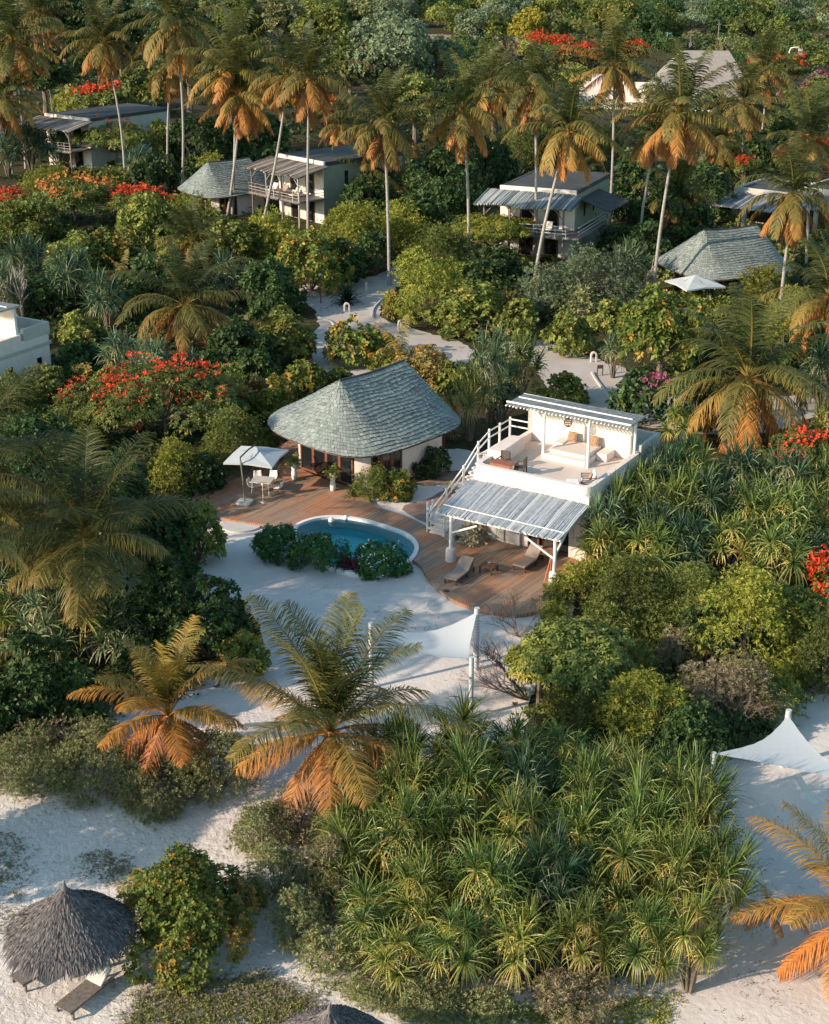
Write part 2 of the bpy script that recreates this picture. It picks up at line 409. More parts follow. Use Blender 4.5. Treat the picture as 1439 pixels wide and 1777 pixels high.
def crown_points(rs, R, H, style, nclump):
    """clump centres and radii"""
    out = []
    for i in range(nclump):
        while True:
            d = rs.normal(0, 1, 3); d /= np.linalg.norm(d)
            if style in ('mound', 'hedge', 'fine'):
                if d[2] < -.12: continue
                c = np.array([0, 0, H*.22]); rr = np.array([R*.72, R*.72, H*.60])
            elif style == 'flat':
                if d[2] < -.05: continue
                c = np.array([0, 0, H*.62]); rr = np.array([R*.8, R*.8, H*.30])
            elif style == 'cone':
                if d[2] < -.12: continue
                c = np.array([0, 0, H*.22]); q_ = max(.15, 1-.75*max(0, d[2])**1.2); rr = np.array([R*.92*q_, R*.92*q_, H*.60])
            else:
                if d[2] < -.45: continue
                c = np.array([0, 0, H*.60]); rr = np.array([R*.70, R*.70, H*.30])
            break
        f = rs.uniform(.55, 1.05) if i > nclump*.3 else rs.uniform(.9, 1.08)
        cr = min(R, H)*rs.uniform(.20, .36)*(.75 if style == 'cone' else 1) if style != 'hedge' else min(R, H)*rs.uniform(.25, .34)
        out.append((c+d*rr*f, cr))
    return out
def make_foliage(seed, R, H, style, leaf, cover=2.2):
    rs = np.random.RandomState(seed)
    nclump = {'cone': 150, 'mound': 46, 'fine': 52, 'flat': 40, 'round': 46, 'hedge': 40}[style]
    cl = crown_points(rs, R, H, style, nclump)
    k, asp, el = {'cone': (8, .5, .45), 'mound': (6, .55, .55), 'round': (6, .5, .5), 'fine': (7, .20, .8), 'flat': (7, .34, .15), 'hedge': (5, .5, .5)}[style]
    area = leaf*leaf*asp*.5
    tot = 2.0*math.pi*(R*R*.6+R*H*.5)*cover/area
    if style == 'fine': tot *= .62
    if style == 'cone': tot *= 1.9
    tot = min(tot, 60000 if style == 'cone' else 26000 if leaf < .17 else 17000)
    sw = sum(c[1]**2 for c in cl)
    Vs, T, A = [], [], []
    cen = np.array([0, 0, H*.35])
    for c, cr in cl:
        n = max(3, int(tot/k*cr*cr/sw))
        d = rs.normal(0, 1, (n, 3)); out = (c-cen)/max(np.linalg.norm(c-cen), 1e-6)
        d = unit(unit(d)+out*.75)
        sq = np.array([1.25, 1.25, .42]) if style == 'flat' else np.array([1, 1, .85])
        lump = 1+.18*np.sin(d[:, 0:1]*5+seed)*np.cos(d[:, 1:2]*6)
        P = c + d*sq*cr*lump*(1-np.abs(rs.normal(0, .18, (n, 1))))
        if style == 'fine': P += rs.normal(0, leaf*.8, (n, 3))
        up = np.array([0, 0, 1.0])
        Nn = unit(d*.7+up*(.9 if style in ('flat', 'cone') else .45)+rs.normal(0, .35, (n, 3)))
        ok = P[:, 2] > .04
        P, Nn = P[ok], Nn[ok]
        if not len(P): continue
        V, m = rosettes(rs, P, Nn, k, leaf, asp, el)
        Vs.append(V)
        ct = rs.uniform(-.34, .34)
        t = np.clip(.45+ct+rs.normal(0, .12, (len(P), 1))+rs.normal(0, .12, (len(P), k)), 0, 1)
        a = np.clip(.45+rs.normal(0, .16)+rs.normal(0, .18, (len(P), 1))+rs.normal(0, .07, (len(P), k)), 0, 1)
        T.append(t.ravel()); A.append(a.ravel())
    V = np.concatenate(Vs); V[:, 2] = np.maximum(V[:, 2], .01)
    Q = np.arange(len(V)).reshape(-1, 4)
    # straggling shoots so that the outline is uneven are the outer clumps themselves
    return mesh_np('crown', V, Q, None, np.concatenate(T), np.concatenate(A)), cl
def make_limbs(seed, cl, R, H, style, mat):
    rs = np.random.RandomState(seed+5); mb = MB()
    tr = .035*H if style in ('round', 'flat') else .02*H
    fork = H*(.38 if style in ('round', 'flat') else .10)
    if style in ('round', 'flat'):
        mb.path([(0, 0, -.1), (.03*R, .02*R, fork*.5), (0, 0, fork)], [tr*1.3, tr, tr*.85], 7)
    for c, cr in cl[:14]:
        c = Vector(c); m = Vector((c.x*.45, c.y*.45, fork+(c.z-fork)*.35)) + Vector(rs.normal(0, .06*R, 3))
        b = Vector((c.x*.04, c.y*.04, fork if style in ('round', 'flat') else -.05))
        mb.path([b, m, c*.96], [tr*.6, tr*.42, tr*.18], 5, cap=False)
    me = bpy.data.meshes.new('trunk'); me.from_pydata(mb.v, [], mb.f); me.update(); me.materials.append(mat)
    return me
def make_flowers(seed, cl, R, H, size, frac, mat, per=26):
    rs = np.random.RandomState(seed+9); Vs = []; T = []
    for c, cr in cl:
        if rs.uniform() > frac*.8: continue
        for j in range(4):
            d = unit(rs.normal(0, 1, 3)+np.array([0, -.35, .8])); q = c+d*cr*1.02
            n = max(2, int(per/4*rs.uniform(.3, 1.6))); P = q+rs.normal(0, size*1.7, (n, 3))*np.array([1, 1, .5])
            V, m = rosettes(rs, P, unit(rs.normal(0, .5, (n, 3))+np.array([0, -.3, 1.0])), 5, size, .7, .5)
            Vs.append(V); T.append(rs.uniform(0, 1, m))
    if not Vs: return None
    V = np.concatenate(Vs)
    return mesh_np('blossoms', V, np.arange(len(V)).reshape(-1, 4), mat, np.concatenate(T))
STYLE = {'B': 'mound', 'Y': 'mound', 'O': 'mound', 'D': 'mound', 'L': 'fine', 'F': 'fine', 'G': 'fine', 'W': 'fine', 'N': 'fine', 'C': 'mound', 'H': 'hedge'}
SIZES = [.8, 1.3, 2.0, 3.0, 4.4, 6.5, 9.0]
_cache = {}
def foliage_proto(style, R, hr, dc, var):
    si = min(range(len(SIZES)), key=lambda i: abs(math.log(SIZES[i]/R)))
    hi = min((.55, .9, 1.4, 2.1), key=lambda q: abs(math.log(q/hr)))
    key = (style, si, hi, dc, var)
    if key not in _cache:
        R0 = SIZES[si]; H0 = R0*hi
        leaf = {'cone': (.105, .2, .3, .5), 'mound': (.125, .20, .32, .55), 'fine': (.14, .165, .32, .6), 'flat': (.16, .22, .34, .55), 'round': (.16, .22, .34, .6), 'hedge': (.10, .12, .2, .4)}[style][dc]
        seed = hash((style, si, int(hi*10), dc, var)) % 100000 if False else (si*1009+int(hi*10)*97+dc*31+var*7+len(style)*13+ord(style[0]))
        me, cl = make_foliage(seed, R0, H0, style, leaf)
        _cache[key] = (me, make_limbs(seed, cl, R0, H0, style, M['bark']), cl, R0, H0, seed)
    return _cache[key]
def leafed(me, mat):
    o = bpy.data.objects.new('x', me)
    return o
_rv = random.Random(4)
def set_mat(o, mat):
    if len(o.data.materials) == 0: o.data.materials.append(mat)
    o.material_slots[0].link = 'OBJECT'; o.material_slots[0].material = mat
def plant_box(x, yt, yb, wpx):
    """the plant whose outline in the photograph spans yt..yb and wpx round column x: ground point, radius, height"""
    y0 = yb
    for _ in range(4):
        P = bp(x, y0); s = F/depth(P); R = wpx/2/s
        y0 = pj(bp(x, yb)+Vector((0, R*.62, 0)))[1]
    P = bp(x, y0)
    return P, R, max(.3, ztop(P, yt))
def shrub(kind, x, yt, yb, wpx, label, style=None, name=None, cat=None, group=None, flower=None, ffrac=.4, fsize=None, tree=False, mat=None):
    P, R, H = plant_box(x, yt, yb, wpx)
    return shrub_at(kind, P, R, H, label, style, name, cat, group, flower, ffrac, fsize, tree)
def shrub_at(kind, P, R, H, label, style=None, name=None, cat=None, group=None, flower=None, ffrac=.4, fsize=None, tree=False):
    st = style or STYLE[kind]
    d = depth(P); dc = 0 if d < 56 else 1 if d < 95 else 2 if d < 190 else 3
    me, lm, cl, R0, H0, seed = foliage_proto(st, R, H/R, dc, _rv.randrange(2))
    tree = tree or st in ('round', 'flat')
    root = empty(name or ('tree' if tree else 'shrub'), P, _rv.uniform(0, 6.28), label, cat or ('tree' if tree else 'shrub'), group)
    root.scale = (R/R0, R/R0, H/H0)
    c = link('crown' if tree else 'foliage', me, root); set_mat(c, M[kind])
    link('trunk' if tree else 'stems', lm, root)
    if flower:
        key = ('fl', id(me), flower, ffrac)
        if key not in _cache: _cache[key] = make_flowers(seed, cl, R0, H0, fsize or (.05, .04 if 'white' in flower else .13, .22, .34)[dc], ffrac, M[flower], 13 if 'white' in flower else 34)
        if _cache[key]: link('blossoms', _cache[key], root)
    return root

def strips(C, S, W, Nrm=None, vee=0.0):
    """ribbons: C (n,s,3) centre lines, S (n,s,3) side directions, W (n,s) half widths; vee folds them"""
    n, s, _ = C.shape
    if vee:
        A = C-S*W[..., None]+Nrm*W[..., None]*vee; B = C; D = C+S*W[..., None]+Nrm*W[..., None]*vee
        V = np.stack([A, B, D], 2); k = 3
    else:
        V = np.stack([C-S*W[..., None], C+S*W[..., None]], 2); k = 2
    base = (np.arange(n)[:, None]*s+np.arange(s-1)[None])*k
    Q = []
    for j in range(k-1):
        q = base+j
        Q.append(np.stack([q, q+1, q+k+1, q+k], -1))
    Q = np.stack(Q, 2).reshape(-1, 4)
    return V.reshape(-1, 3), Q, (s-1)*(k-1)
def palm_crown(seed, Lf=4.6, nf=26, nl=46, wl=.035, ll=.95, upright=80, low=-70, agepow=1.0, old=1.0, agelo=0.0, droop=1.0, wind=(0, 0), gr=1.0):
    rs = np.random.RandomState(seed); Vs, Qs, Ts = [], [], []; off = 0
    az0 = rs.uniform(0, 6.28)
    for i in range(nf):
        u = i/(nf-1.0)
        az = az0+i*2.39996+rs.uniform(-.25, .25)
        e0 = rad(upright+(low-upright)*u**agepow+rs.uniform(-7, 7))
        L = Lf*rs.uniform(.85, 1.08)*(.72+.28*math.sin(math.pi*min(1, u*1.2+.15)))
        bend = rad((40+48*math.sin(math.pi*min(1, u*1.15)))*droop)*rs.uniform(.7, 1.25)
        if e0 < rad(-20): bend *= .7
        ns = 16; s = np.linspace(0, 1, ns); ds = L/(ns-1)
        el = e0-bend*s**1.35; el = np.maximum(el, rad(-86))
        hd = np.array([math.cos(az), math.sin(az), 0])
        twist = rs.uniform(-.5, .5)
        cd = np.cos(el)[:, None]*hd+np.sin(el)[:, None]*np.array([0, 0, 1.0])
        cd[:, 0] += wind[0]*s; cd[:, 1] += wind[1]*s
        cd = unit(cd)
        C = np.cumsum(cd*ds, 0)-cd[0]*ds
        side = np.array([-math.sin(az), math.cos(az), 0.0])
        age = np.clip(agelo+(1-agelo)*(u**1.3)*old+rs.uniform(-.12, .10), 0, 1)
        # rachis
        rw = np.linspace(.055, .012, ns)*Lf/4.6
        Sd = np.repeat(side[None], ns, 0)
        nrm = np.cross(cd, Sd)
        V, Q, k = strips(C[None], Sd[None], rw[None], nrm[None], -.8)
        Vs.append(V); Qs.append(Q+off); off += len(V); Ts.append(np.full(len(Q), min(1, age*.6+.42)))
        # leaflets
        sl = np.linspace(.13, .995, nl); idx = sl*(ns-1); i0 = np.floor(idx).astype(int).clip(0, ns-2); fr = (idx-i0)[:, None]
        Pb = C[i0]*(1-fr)+C[i0+1]*fr; Tb = unit(cd[i0]*(1-fr)+cd[i0+1]*fr)
        Nb = unit(np.cross(Tb, np.repeat(side[None], nl, 0)))
        Nb = np.where(Nb[:, 2:3] < 0, -Nb, Nb)
        prof = np.clip(np.sin(np.pi*np.clip(sl*.84+.12, 0, 1))**.7, .16, 1)*ll*Lf/4.6
        hang = .25+.75*u+.25*rs.uniform()
        for sg in (-1, 1):
            fw = rad(46)-rad(16)*sl+rs.normal(0, .10, nl)
            lat = side[None]*sg
            D = unit(lat*np.cos(fw)[:, None]+Tb*np.sin(fw)[:, None]+Nb*(.35*(1-hang)+rs.normal(0, .13, nl))[:, None]+Nb*twist*sg*.3)
            l = prof*rs.uniform(.8, 1.08, nl)
            g = np.array([0, 0, -1.0])
            st = np.array([0, .38, .72, 1.0])
            Cc = []; p = Pb.copy(); prev = 0
            dd = D.copy()
            for a in st:
                p = p+dd*(l*(a-prev))[:, None]; Cc.append(p.copy()); prev = a
                dd = unit(dd+g*(.28+.75*hang)*(.6+.5*a)*gr)
            Cc = np.stack(Cc, 1)
            ww = np.stack([np.full(nl, .7), np.full(nl, 1.0), np.full(nl, .7), np.full(nl, .06)], 1)*wl*rs.uniform(.7, 1.15, (nl, 1))
            Sx = unit(np.cross(np.gradient(Cc, axis=1), np.repeat((Nb+rs.normal(0, .25, (nl, 3)))[:, None], 4, 1)))
            V, Q, k = strips(Cc, Sx, ww)
            Vs.append(V); Qs.append(Q+off); off += len(V)
            t = np.clip(age+rs.normal(0, .05, (nl, 1))+np.array([[-.03, .0, .10]])+sl[:, None]*.17-.04, 0, 1)
            Ts.append(t.ravel())
    return mesh_np('crown', np.concatenate(Vs), np.concatenate(Qs), None, np.concatenate(Ts))
def pandanus_head(rs, C0, ax, n=44, L=1.05, w=.034, agelo=0.0, skirt=.25):
    ax = ax/np.linalg.norm(ax)
    ref = np.array([1.0, 0, 0]) if abs(ax[0]) < .8 else np.array([0, 1.0, 0])
    t1 = np.cross(ax, ref); t1 /= np.linalg.norm(t1); t2 = np.cross(ax, t1)
    i = np.arange(n); u = i/(n-1.0)
    az = i*2.39996+rs.uniform(0, 6.28)+rs.normal(0, .15, n)
    e0 = np.radians(86-(86+30*skirt*3)*u**.95)+rs.normal(0, .10, n)
    T = t1[None]*np.cos(az)[:, None]+t2[None]*np.sin(az)[:, None]
    D = ax[None]*np.sin(e0)[:, None]+T*np.cos(e0)[:, None]
    l = L*(.55+.5*np.sin(np.pi*np.clip(u*.75+.22, 0, 1)))*rs.uniform(.85, 1.15, n)
    st = [0, .28, .55, .8, 1.0]; p = C0[None]+D*.05-ax[None]*(u*.22)[:, None]; Cc = []; prev = 0; dd = D.copy()
    g = np.array([0, 0, -1.0]); sag = (.10+.55*u)[:, None]*rs.uniform(.6, 1.5, (n, 1))
    kink = (rs.uniform(0, 1, (n, 1)) < .28)*rs.uniform(.5, 1.6, (n, 1))
    for a in st:
        p = p+dd*(l*(a-prev))[:, None]; Cc.append(p.copy()); prev = a
        dd = unit(dd+g*(sag*(a*1.1+.15)+(kink if .5 < a < .6 else 0))+rs.normal(0, .05, (n, 3)))
    Cc = np.stack(Cc, 1)
    tan = unit(np.gradient(Cc, axis=1)); up = unit(np.cross(np.cross(D, ax[None]), D))
    Sx = unit(np.cross(tan, np.repeat(up[:, None], 5, 1))); Nn = np.cross(Sx, tan)
    W = np.array([1.0, 1.0, .85, .55, .06])[None]*w*np.ones((n, 1))
    V, Q, k = strips(Cc, Sx, W, Nn, .45)
    t = np.clip(agelo+.80*(u**1.9)[:, None]+rs.normal(0, .07, (n, 1))+np.array([0, 0, 0, 0, .05, .05, .14, .14])[None], 0, 1)
    return V, Q, t.ravel()
def pandanus_mesh(seed, R=1.7, H=4.0, nh=9, n=44, L=1.05, w=.034, tall=.0, skirt=.25):
    rs = np.random.RandomState(seed); Vs, Qs, Ts = [], [], []; off = 0; mb = MB()
    for j in range(nh):
        ph = j*2.39996+rs.uniform(-.3, .3); q = math.sqrt((j+.4)/nh)
        r = R*q*.80; z = H*(1-.42*q*q)*rs.uniform(.84, 1.0)-.55
        z = max(z, .45)
        c = np.array([r*math.cos(ph), r*math.sin(ph), z])
        ax = np.array([math.cos(ph)*q*.85, math.sin(ph)*q*.85, 1.0])+rs.normal(0, .15, 3)
        V, Q, t = pandanus_head(rs, c, ax, int(n*rs.uniform(.7, 1.1)), L*rs.uniform(.68, 1.2), w, rs.uniform(0, .22), skirt*rs.choice([.6, 1, 1.9]))
        Vs.append(V); Qs.append(Q+off); off += len(V); Ts.append(t)
        b = Vector((c[0]*.15, c[1]*.15, 0)); m1 = Vector((c[0]*.35, c[1]*.35, z*.45))
        mb.path([b, m1, Vector(c)-Vector(ax)*.25, Vector(c)], [.09, .07, .055, .04], 6, cap=False)
    cr = mesh_np('leaf_heads', np.concatenate(Vs), np.concatenate(Qs), None, np.concatenate(Ts))
    tr = bpy.data.meshes.new('stems'); tr.from_pydata(mb.v, [], mb.f); tr.update(); tr.materials.append(M['bark'])
    return cr, tr
PAND = [pandanus_mesh(100+i, n=66, L=1.32, w=.029, nh=10) for i in range(8)]
PANDL = [pandanus_mesh(130+i, 2.2, 4.5, 13, 46, 1.45, .046, skirt=.3) for i in range(5)]     # for plants farther off
PANDS = [pandanus_mesh(150+i, 2.0, 4.6, 11, 50, 1.15, .04, skirt=.55) for i in range(2)]  # with long yellow skirts
def screw_pine(x, yt, yb, wpx, label, mat='pandan', group=None, pool=None, P=None):
    if P is None: P, R, H = plant_box(x, yt, yb, wpx)
    else: P, R, H = P
    pool = pool or (PAND if depth(P) < 62 else PANDL); R0, H0 = {id(PAND): (1.7+.75, 4.0), id(PANDL): (2.2+.8, 4.5), id(PANDS): (2.0+.8, 4.6)}[id(pool)]
    cr, tr = pool[_rv.randrange(len(pool))]
    root = empty('screw_pine', P, _rv.uniform(0, 6.28), label, 'screw pine', group)
    s = R/R0; root.scale = (s, s, min(max(H/H0, s*.6), s*1.7))
    c = link('leaf_heads', cr, root); set_mat(c, M[mat]); link('stems', tr, root)
    return root
_pr = random.Random(12)
TALL = [palm_crown(200+i, 4.9*_pr.uniform(.92, 1.08), _pr.randrange(24, 33), 48, .034, .95, 92, _pr.uniform(-74, -52), _pr.uniform(.9, 1.15), _pr.uniform(.75, 1.05), agelo=_pr.uniform(0, .12), droop=_pr.uniform(.7, 1.05), wind=(_pr.uniform(-.05, .22), .05), gr=.85) for i in range(10)]
_nutme = None
def nuts(parent, z=-.25, r=.14, n=9, col=None):
    global _nutme
    if _nutme is None:
        mb = MB(); rs = random.Random(3)
        for i in range(13):
            a = rs.uniform(0, 6.28); q = rs.uniform(.15, .42); zz = rs.uniform(-.55, .05)
            rr = rs.uniform(.10, .15)
            prof = [(rr*math.sin(math.pi*k/5)+.001, -rr*1.15*math.cos(math.pi*k/5)) for k in range(6)]
            mb.lathe(prof, 7, (q*math.cos(a), q*math.sin(a), zz))
        me = bpy.data.meshes.new('coconuts'); me.from_pydata(mb.v, [], mb.f); me.update(); me.polygons.foreach_set('use_smooth', [True]*len(mb.f)); me.materials.append(M['coconut']); _nutme = me
    return link('coconuts', _nutme, parent, (0, 0, z))
def palm(cx, cy, bx, by, span, label, crown=None, mat='palm', nut=True, bow=.0, group='tall coconut palms', tr=.16, P=None, name='coconut_palm', cat='palm tree', crs=None):
    P = bp(bx, by) if P is None else P
    # crown centre: same distance from the camera, over column cx
    H = ztop(P, cy); Y = P[1]; wd = Y*CS-(H-CH)*SN
    X = (cx-719.5)*wd/F
    root = empty(name, P, 0, label, cat, group)
    d = Vector((X-P[0], 0, H)); pts = []; rads = []
    n = 9; rr = _rv.uniform(-.4, .4)
    for i in range(n):
        t = i/(n-1); off = Vector((bow, rr, 0))*math.sin(math.pi*t)*H*.05
        pts.append(Vector((d.x*t, d.y*t, H*t-.15*(1-t)))+off)
        rads.append(tr*(1.35 if i == 0 else 1.0-.35*t))
    MB().path(pts, rads, 8).build('trunk', M['trunk'], root)
    me = crown or TALL[_rv.randrange(len(TALL))]
    c = link('crown', me, root, (d.x, 0, H)); set_mat(c, M[mat])
    R0 = crs or 3.75
    s = (span/2)*wd/F/R0*1.22
    c.scale = (s, s, s); c.rotation_euler = (0, 0, _rv.uniform(0, 6.28) if crown is None else 0)
    if nut: q = nuts(root); q.location = (d.x, 0, H-.15); q.scale = (s, s, s)
    return root
# ------------------------------------------------------------------ ground
def sheet(name, poly, z, mat, kind='structure', sub=True):
    me = bpy.data.meshes.new(name)
    me.from_pydata([(p[0], p[1], z) for p in poly], [], [list(range(len(poly)))]); me.update()
    me.materials.append(mat); o = link(name, me); o['kind'] = kind
    return o
def smooth_poly(pts, it=2):
    for _ in range(it):
        q = []
        for i in range(len(pts)):
            a, b = pts[i], pts[(i+1) % len(pts)]
            q += [(a[0]*.75+b[0]*.25, a[1]*.75+b[1]*.25), (a[0]*.25+b[0]*.75, a[1]*.25+b[1]*.75)]
        pts = q
    return pts
def pxpoly(pts, z=0, it=2, rag=0.0):
    q = smooth_poly([tuple(bp(x, y, z)[:2]) for x, y in pts], it)
    if rag:
        rs = random.Random(len(pts)); out = []
        for i in range(len(q)):
            a, b = q[i-1], q[i]; L_ = math.hypot(a[0]-b[0], a[1]-b[1]); m = max(1, min(60, int(L_/.45)))
            for k in range(m):
                t = k/m; out.append((a[0]*(1-t)+b[0]*t+rs.uniform(-rag, rag)*.7+rag*math.sin(i*9+k*1.9)*.5, a[1]*(1-t)+b[1]*t+rs.uniform(-rag, rag)*.7+rag*math.cos(i*7+k*1.3)*.5))
        q = out
    return q
sheet('ground', [(-900, -60), (900, -60), (900, 2600), (-900, 2600)], -.02, M['soil'])
sheet('beach_sand', pxpoly([(-700, 1310), (0, 1300), (80, 1270), (150, 1200), (300, 1190), (380, 1160), (520, 1150), (760, 1150), (900, 1200), (860, 1400), (1000, 1300), (1400, 1300), (1500, 1980), (-900, 1980), (-900, 1500)], 0, 2, .35), 0, M['beach'])
sheet('courtyard_sand', pxpoly([(335, 835), (600, 800), (640, 865), (760, 770), (860, 790), (990, 960), (1000, 1090), (930, 1180), (900, 1290), (820, 1310), (560, 1230), (400, 1150), (330, 1030), (330, 900)], 0, 2, .25), .004, M['sand'])
sheet('leaf_litter', pxpoly([(700, 1330), (900, 1300), (1100, 1320), (1190, 1400), (1200, 1560), (1130, 1690), (900, 1700), (700, 1660), (640, 1540), (640, 1420)], 0, 2, .6), .008, M['soil'])
sheet('right_sand', pxpoly([(1240, 1260), (1360, 1200), (1700, 1130), (1800, 1900), (1150, 1900), (1200, 1700), (1290, 1600), (1250, 1400)], 0, 2, .3), .004, M['sand'])
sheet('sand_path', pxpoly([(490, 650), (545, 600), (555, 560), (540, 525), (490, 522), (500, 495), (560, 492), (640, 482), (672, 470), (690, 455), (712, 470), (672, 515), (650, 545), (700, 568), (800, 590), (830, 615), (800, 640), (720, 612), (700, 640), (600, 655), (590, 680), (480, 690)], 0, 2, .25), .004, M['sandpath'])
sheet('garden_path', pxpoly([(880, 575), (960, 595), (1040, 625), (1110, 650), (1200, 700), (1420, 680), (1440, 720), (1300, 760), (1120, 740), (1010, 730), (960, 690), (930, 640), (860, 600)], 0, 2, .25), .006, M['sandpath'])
# low kerbs along the paths
def kerb(name, pts, label):
    P = [bp(x, y) for x, y in pts]; mb = MB()
    for i in range(3):
        q = []
        for a, b in zip(P[:-1], P[1:]): q += [a*.75+b*.25, a*.25+b*.75]
        P = [P[0]]+q+[P[-1]]
    for a, b in zip(P[:-1], P[1:]):
        t = (b-a).normalized(); nn = Vector((-t.y, t.x, 0))*.07
        mb.hexa([a-nn, b-nn, b+nn, a+nn, a-nn+Vector((0, 0, .13)), b-nn+Vector((0, 0, .13)), b+nn+Vector((0, 0, .13)), a+nn+Vector((0, 0, .13))])
    o = mb.build(name, M['concrete']); tag(o, label, 'kerb', kind='structure'); return o
kerb('path_kerb', [(647, 552), (646, 538), (658, 525), (672, 512), (676, 505)], 'low curved kerb at the right edge of the sandy path')
kerb('path_kerb', [(552, 552), (570, 556), (582, 566), (584, 574)], 'low curved kerb at the left bend of the sandy path')
kerb('path_kerb', [(1027, 647), (1035, 662), (1050, 680), (1064, 700)], 'low curved kerb on the sand behind the white villa')
# deck with a hole for the pool
SL = 0.22
pool_px = [(504, 915), (530, 901), (573, 893.6), (629, 899), (677, 914), (709, 925), (729, 944), (724, 966), (700, 985), (660, 998), (600, 995), (550, 975), (515, 945)]
pool = pxpoly(pool_px, SL, 3)
deck_px = [(336, 866), (342, 842), (380, 822), (440, 805), (505, 760), (560, 740), (640, 800), (632, 874), (684, 888), (722, 902), (757, 923), (778, 940), (812, 944), (850, 905), (1000, 930), (1030, 985), (1000, 1030), (945, 1056), (905, 1067), (850, 1062), (805, 1050), (765, 1028), (740, 1000), (727, 975), (690, 960), (640, 940), (560, 915), (505, 912), (468, 911), (420, 905), (380, 898), (352, 888)]
deck = smooth_poly([tuple(bp(x, y, SL)[:2]) for x, y in deck_px], 2)
import bmesh
from mathutils.geometry import tessellate_polygon
def rim(poly, off):
    n = len(poly); out = []
    for i in range(n):
        a, b = Vector(poly[i-1]), Vector(poly[(i+1) % n]); t = (b-a).normalized()
        out.append((poly[i][0]+t.y*off, poly[i][1]-t.x*off))
    return out
def area2(p): return sum(p[i-1][0]*p[i][1]-p[i][0]*p[i-1][1] for i in range(len(p)))
if area2(pool) < 0: pool = pool[::-1]
inner = rim(pool, -.23)
# deck = polygon boards minus pool: cut with a boolean
dk = MB().prism(deck, .06, SL).build('deck', M['deck']); dk['kind'] = 'structure'
cut = MB().prism(rim(pool, -.10), -.5, 1).build('cutter', M['deck'])
m = dk.modifiers.new('b', 'BOOLEAN'); m.object = cut; m.operation = 'DIFFERENCE'; m.solver = 'EXACT'
dg = bpy.context.evaluated_depsgraph_get(); me = bpy.data.meshes.new_from_object(dk.evaluated_get(dg)); dk.modifiers.clear(); dk.data = me
bpy.data.objects.remove(cut)
# ground sheets need the pool's hole as well
for nm in ('ground', 'courtyard_sand'):
    g = bpy.data.objects[nm]; c2 = MB().prism(rim(pool, -.05), -3, 1).build('cutter', M['deck'])
    s = g.modifiers.new('s', 'SOLIDIFY'); s.thickness = .003; s.offset = -1
    m = g.modifiers.new('b', 'BOOLEAN'); m.object = c2; m.solver = 'EXACT'
    dg = bpy.context.evaluated_depsgraph_get(); me = bpy.data.meshes.new_from_object(g.evaluated_get(dg)); g.modifiers.clear(); g.data = me
    bpy.data.objects.remove(c2)
pl = empty('swimming_pool', (0, 0, 0), 0, 'curved turquoise swimming pool with a white rim set in the timber deck', 'swimming pool')
n = len(pool); V = [(p[0], p[1], SL+.05) for p in pool]+[(p[0], p[1], SL+.05) for p in inner]+[(p[0], p[1], -.4) for p in inner]+[(p[0], p[1], -.4) for p in pool]
Fs = []
for i in range(n):
    j = (i+1) % n
    Fs += [(i, j, n+j, n+i), (n+i, n+j, 2*n+j, 2*n+i), (3*n+i, 3*n+j, j, i)]
mb = MB(); mb.add(V, Fs, .5); mb.build('rim', M['white'], pl)
wall = [(p[0], p[1], -.35) for p in inner]+[(p[0], p[1], -.85) for p in inner]
mb = MB(); mb.add(wall, [(i, (i+1) % n, n+(i+1) % n, n+i) for i in range(n)]+[tuple(range(n, 2*n))]); mb.build('basin', M['basin'], pl)
mb = MB(); mb.add([(p[0], p[1], SL-.10) for p in rim(pool, -.228)], [tuple(range(n))]); mb.build('water', M['water'], pl)
for x, y, r, lb in ((575, 905, .17, 'white floating ball lamp at the far edge of the pool, the left one'), (600, 901, .16, 'white floating ball lamp at the far edge of the pool, the right one')):
    P = bp(x, y, SL-.1); mb = MB(); mb.lathe([(r*math.sin(math.pi*k/10)+.0005, -r*math.cos(math.pi*k/10)) for k in range(11)], 16)
    o = mb.build('floating_lamp', M['white'], None, (P[0], P[1], SL-.1+r*.5)); tag(o, lb, 'lamp', 'ball lamps floating in the pool')
# sandy steps beside the deck
for (x, y, r, z1, nm) in ((418, 914, 1.0, .11, 'deck_step'), (800, 1052, 1.5, .035, 'deck_step')):
    P = bp(x, y); pr = [(P[0]+r*1.1*math.cos(t*math.pi/18), P[1]+r*.9*math.sin(t*math.pi/18)) for t in range(-36, 1)]
    o = MB().prism(pr[:-1], .0, z1).build(nm, M['concrete']); o['kind'] = 'structure'
    tag(o, 'low pale curved step at the edge of the timber deck')

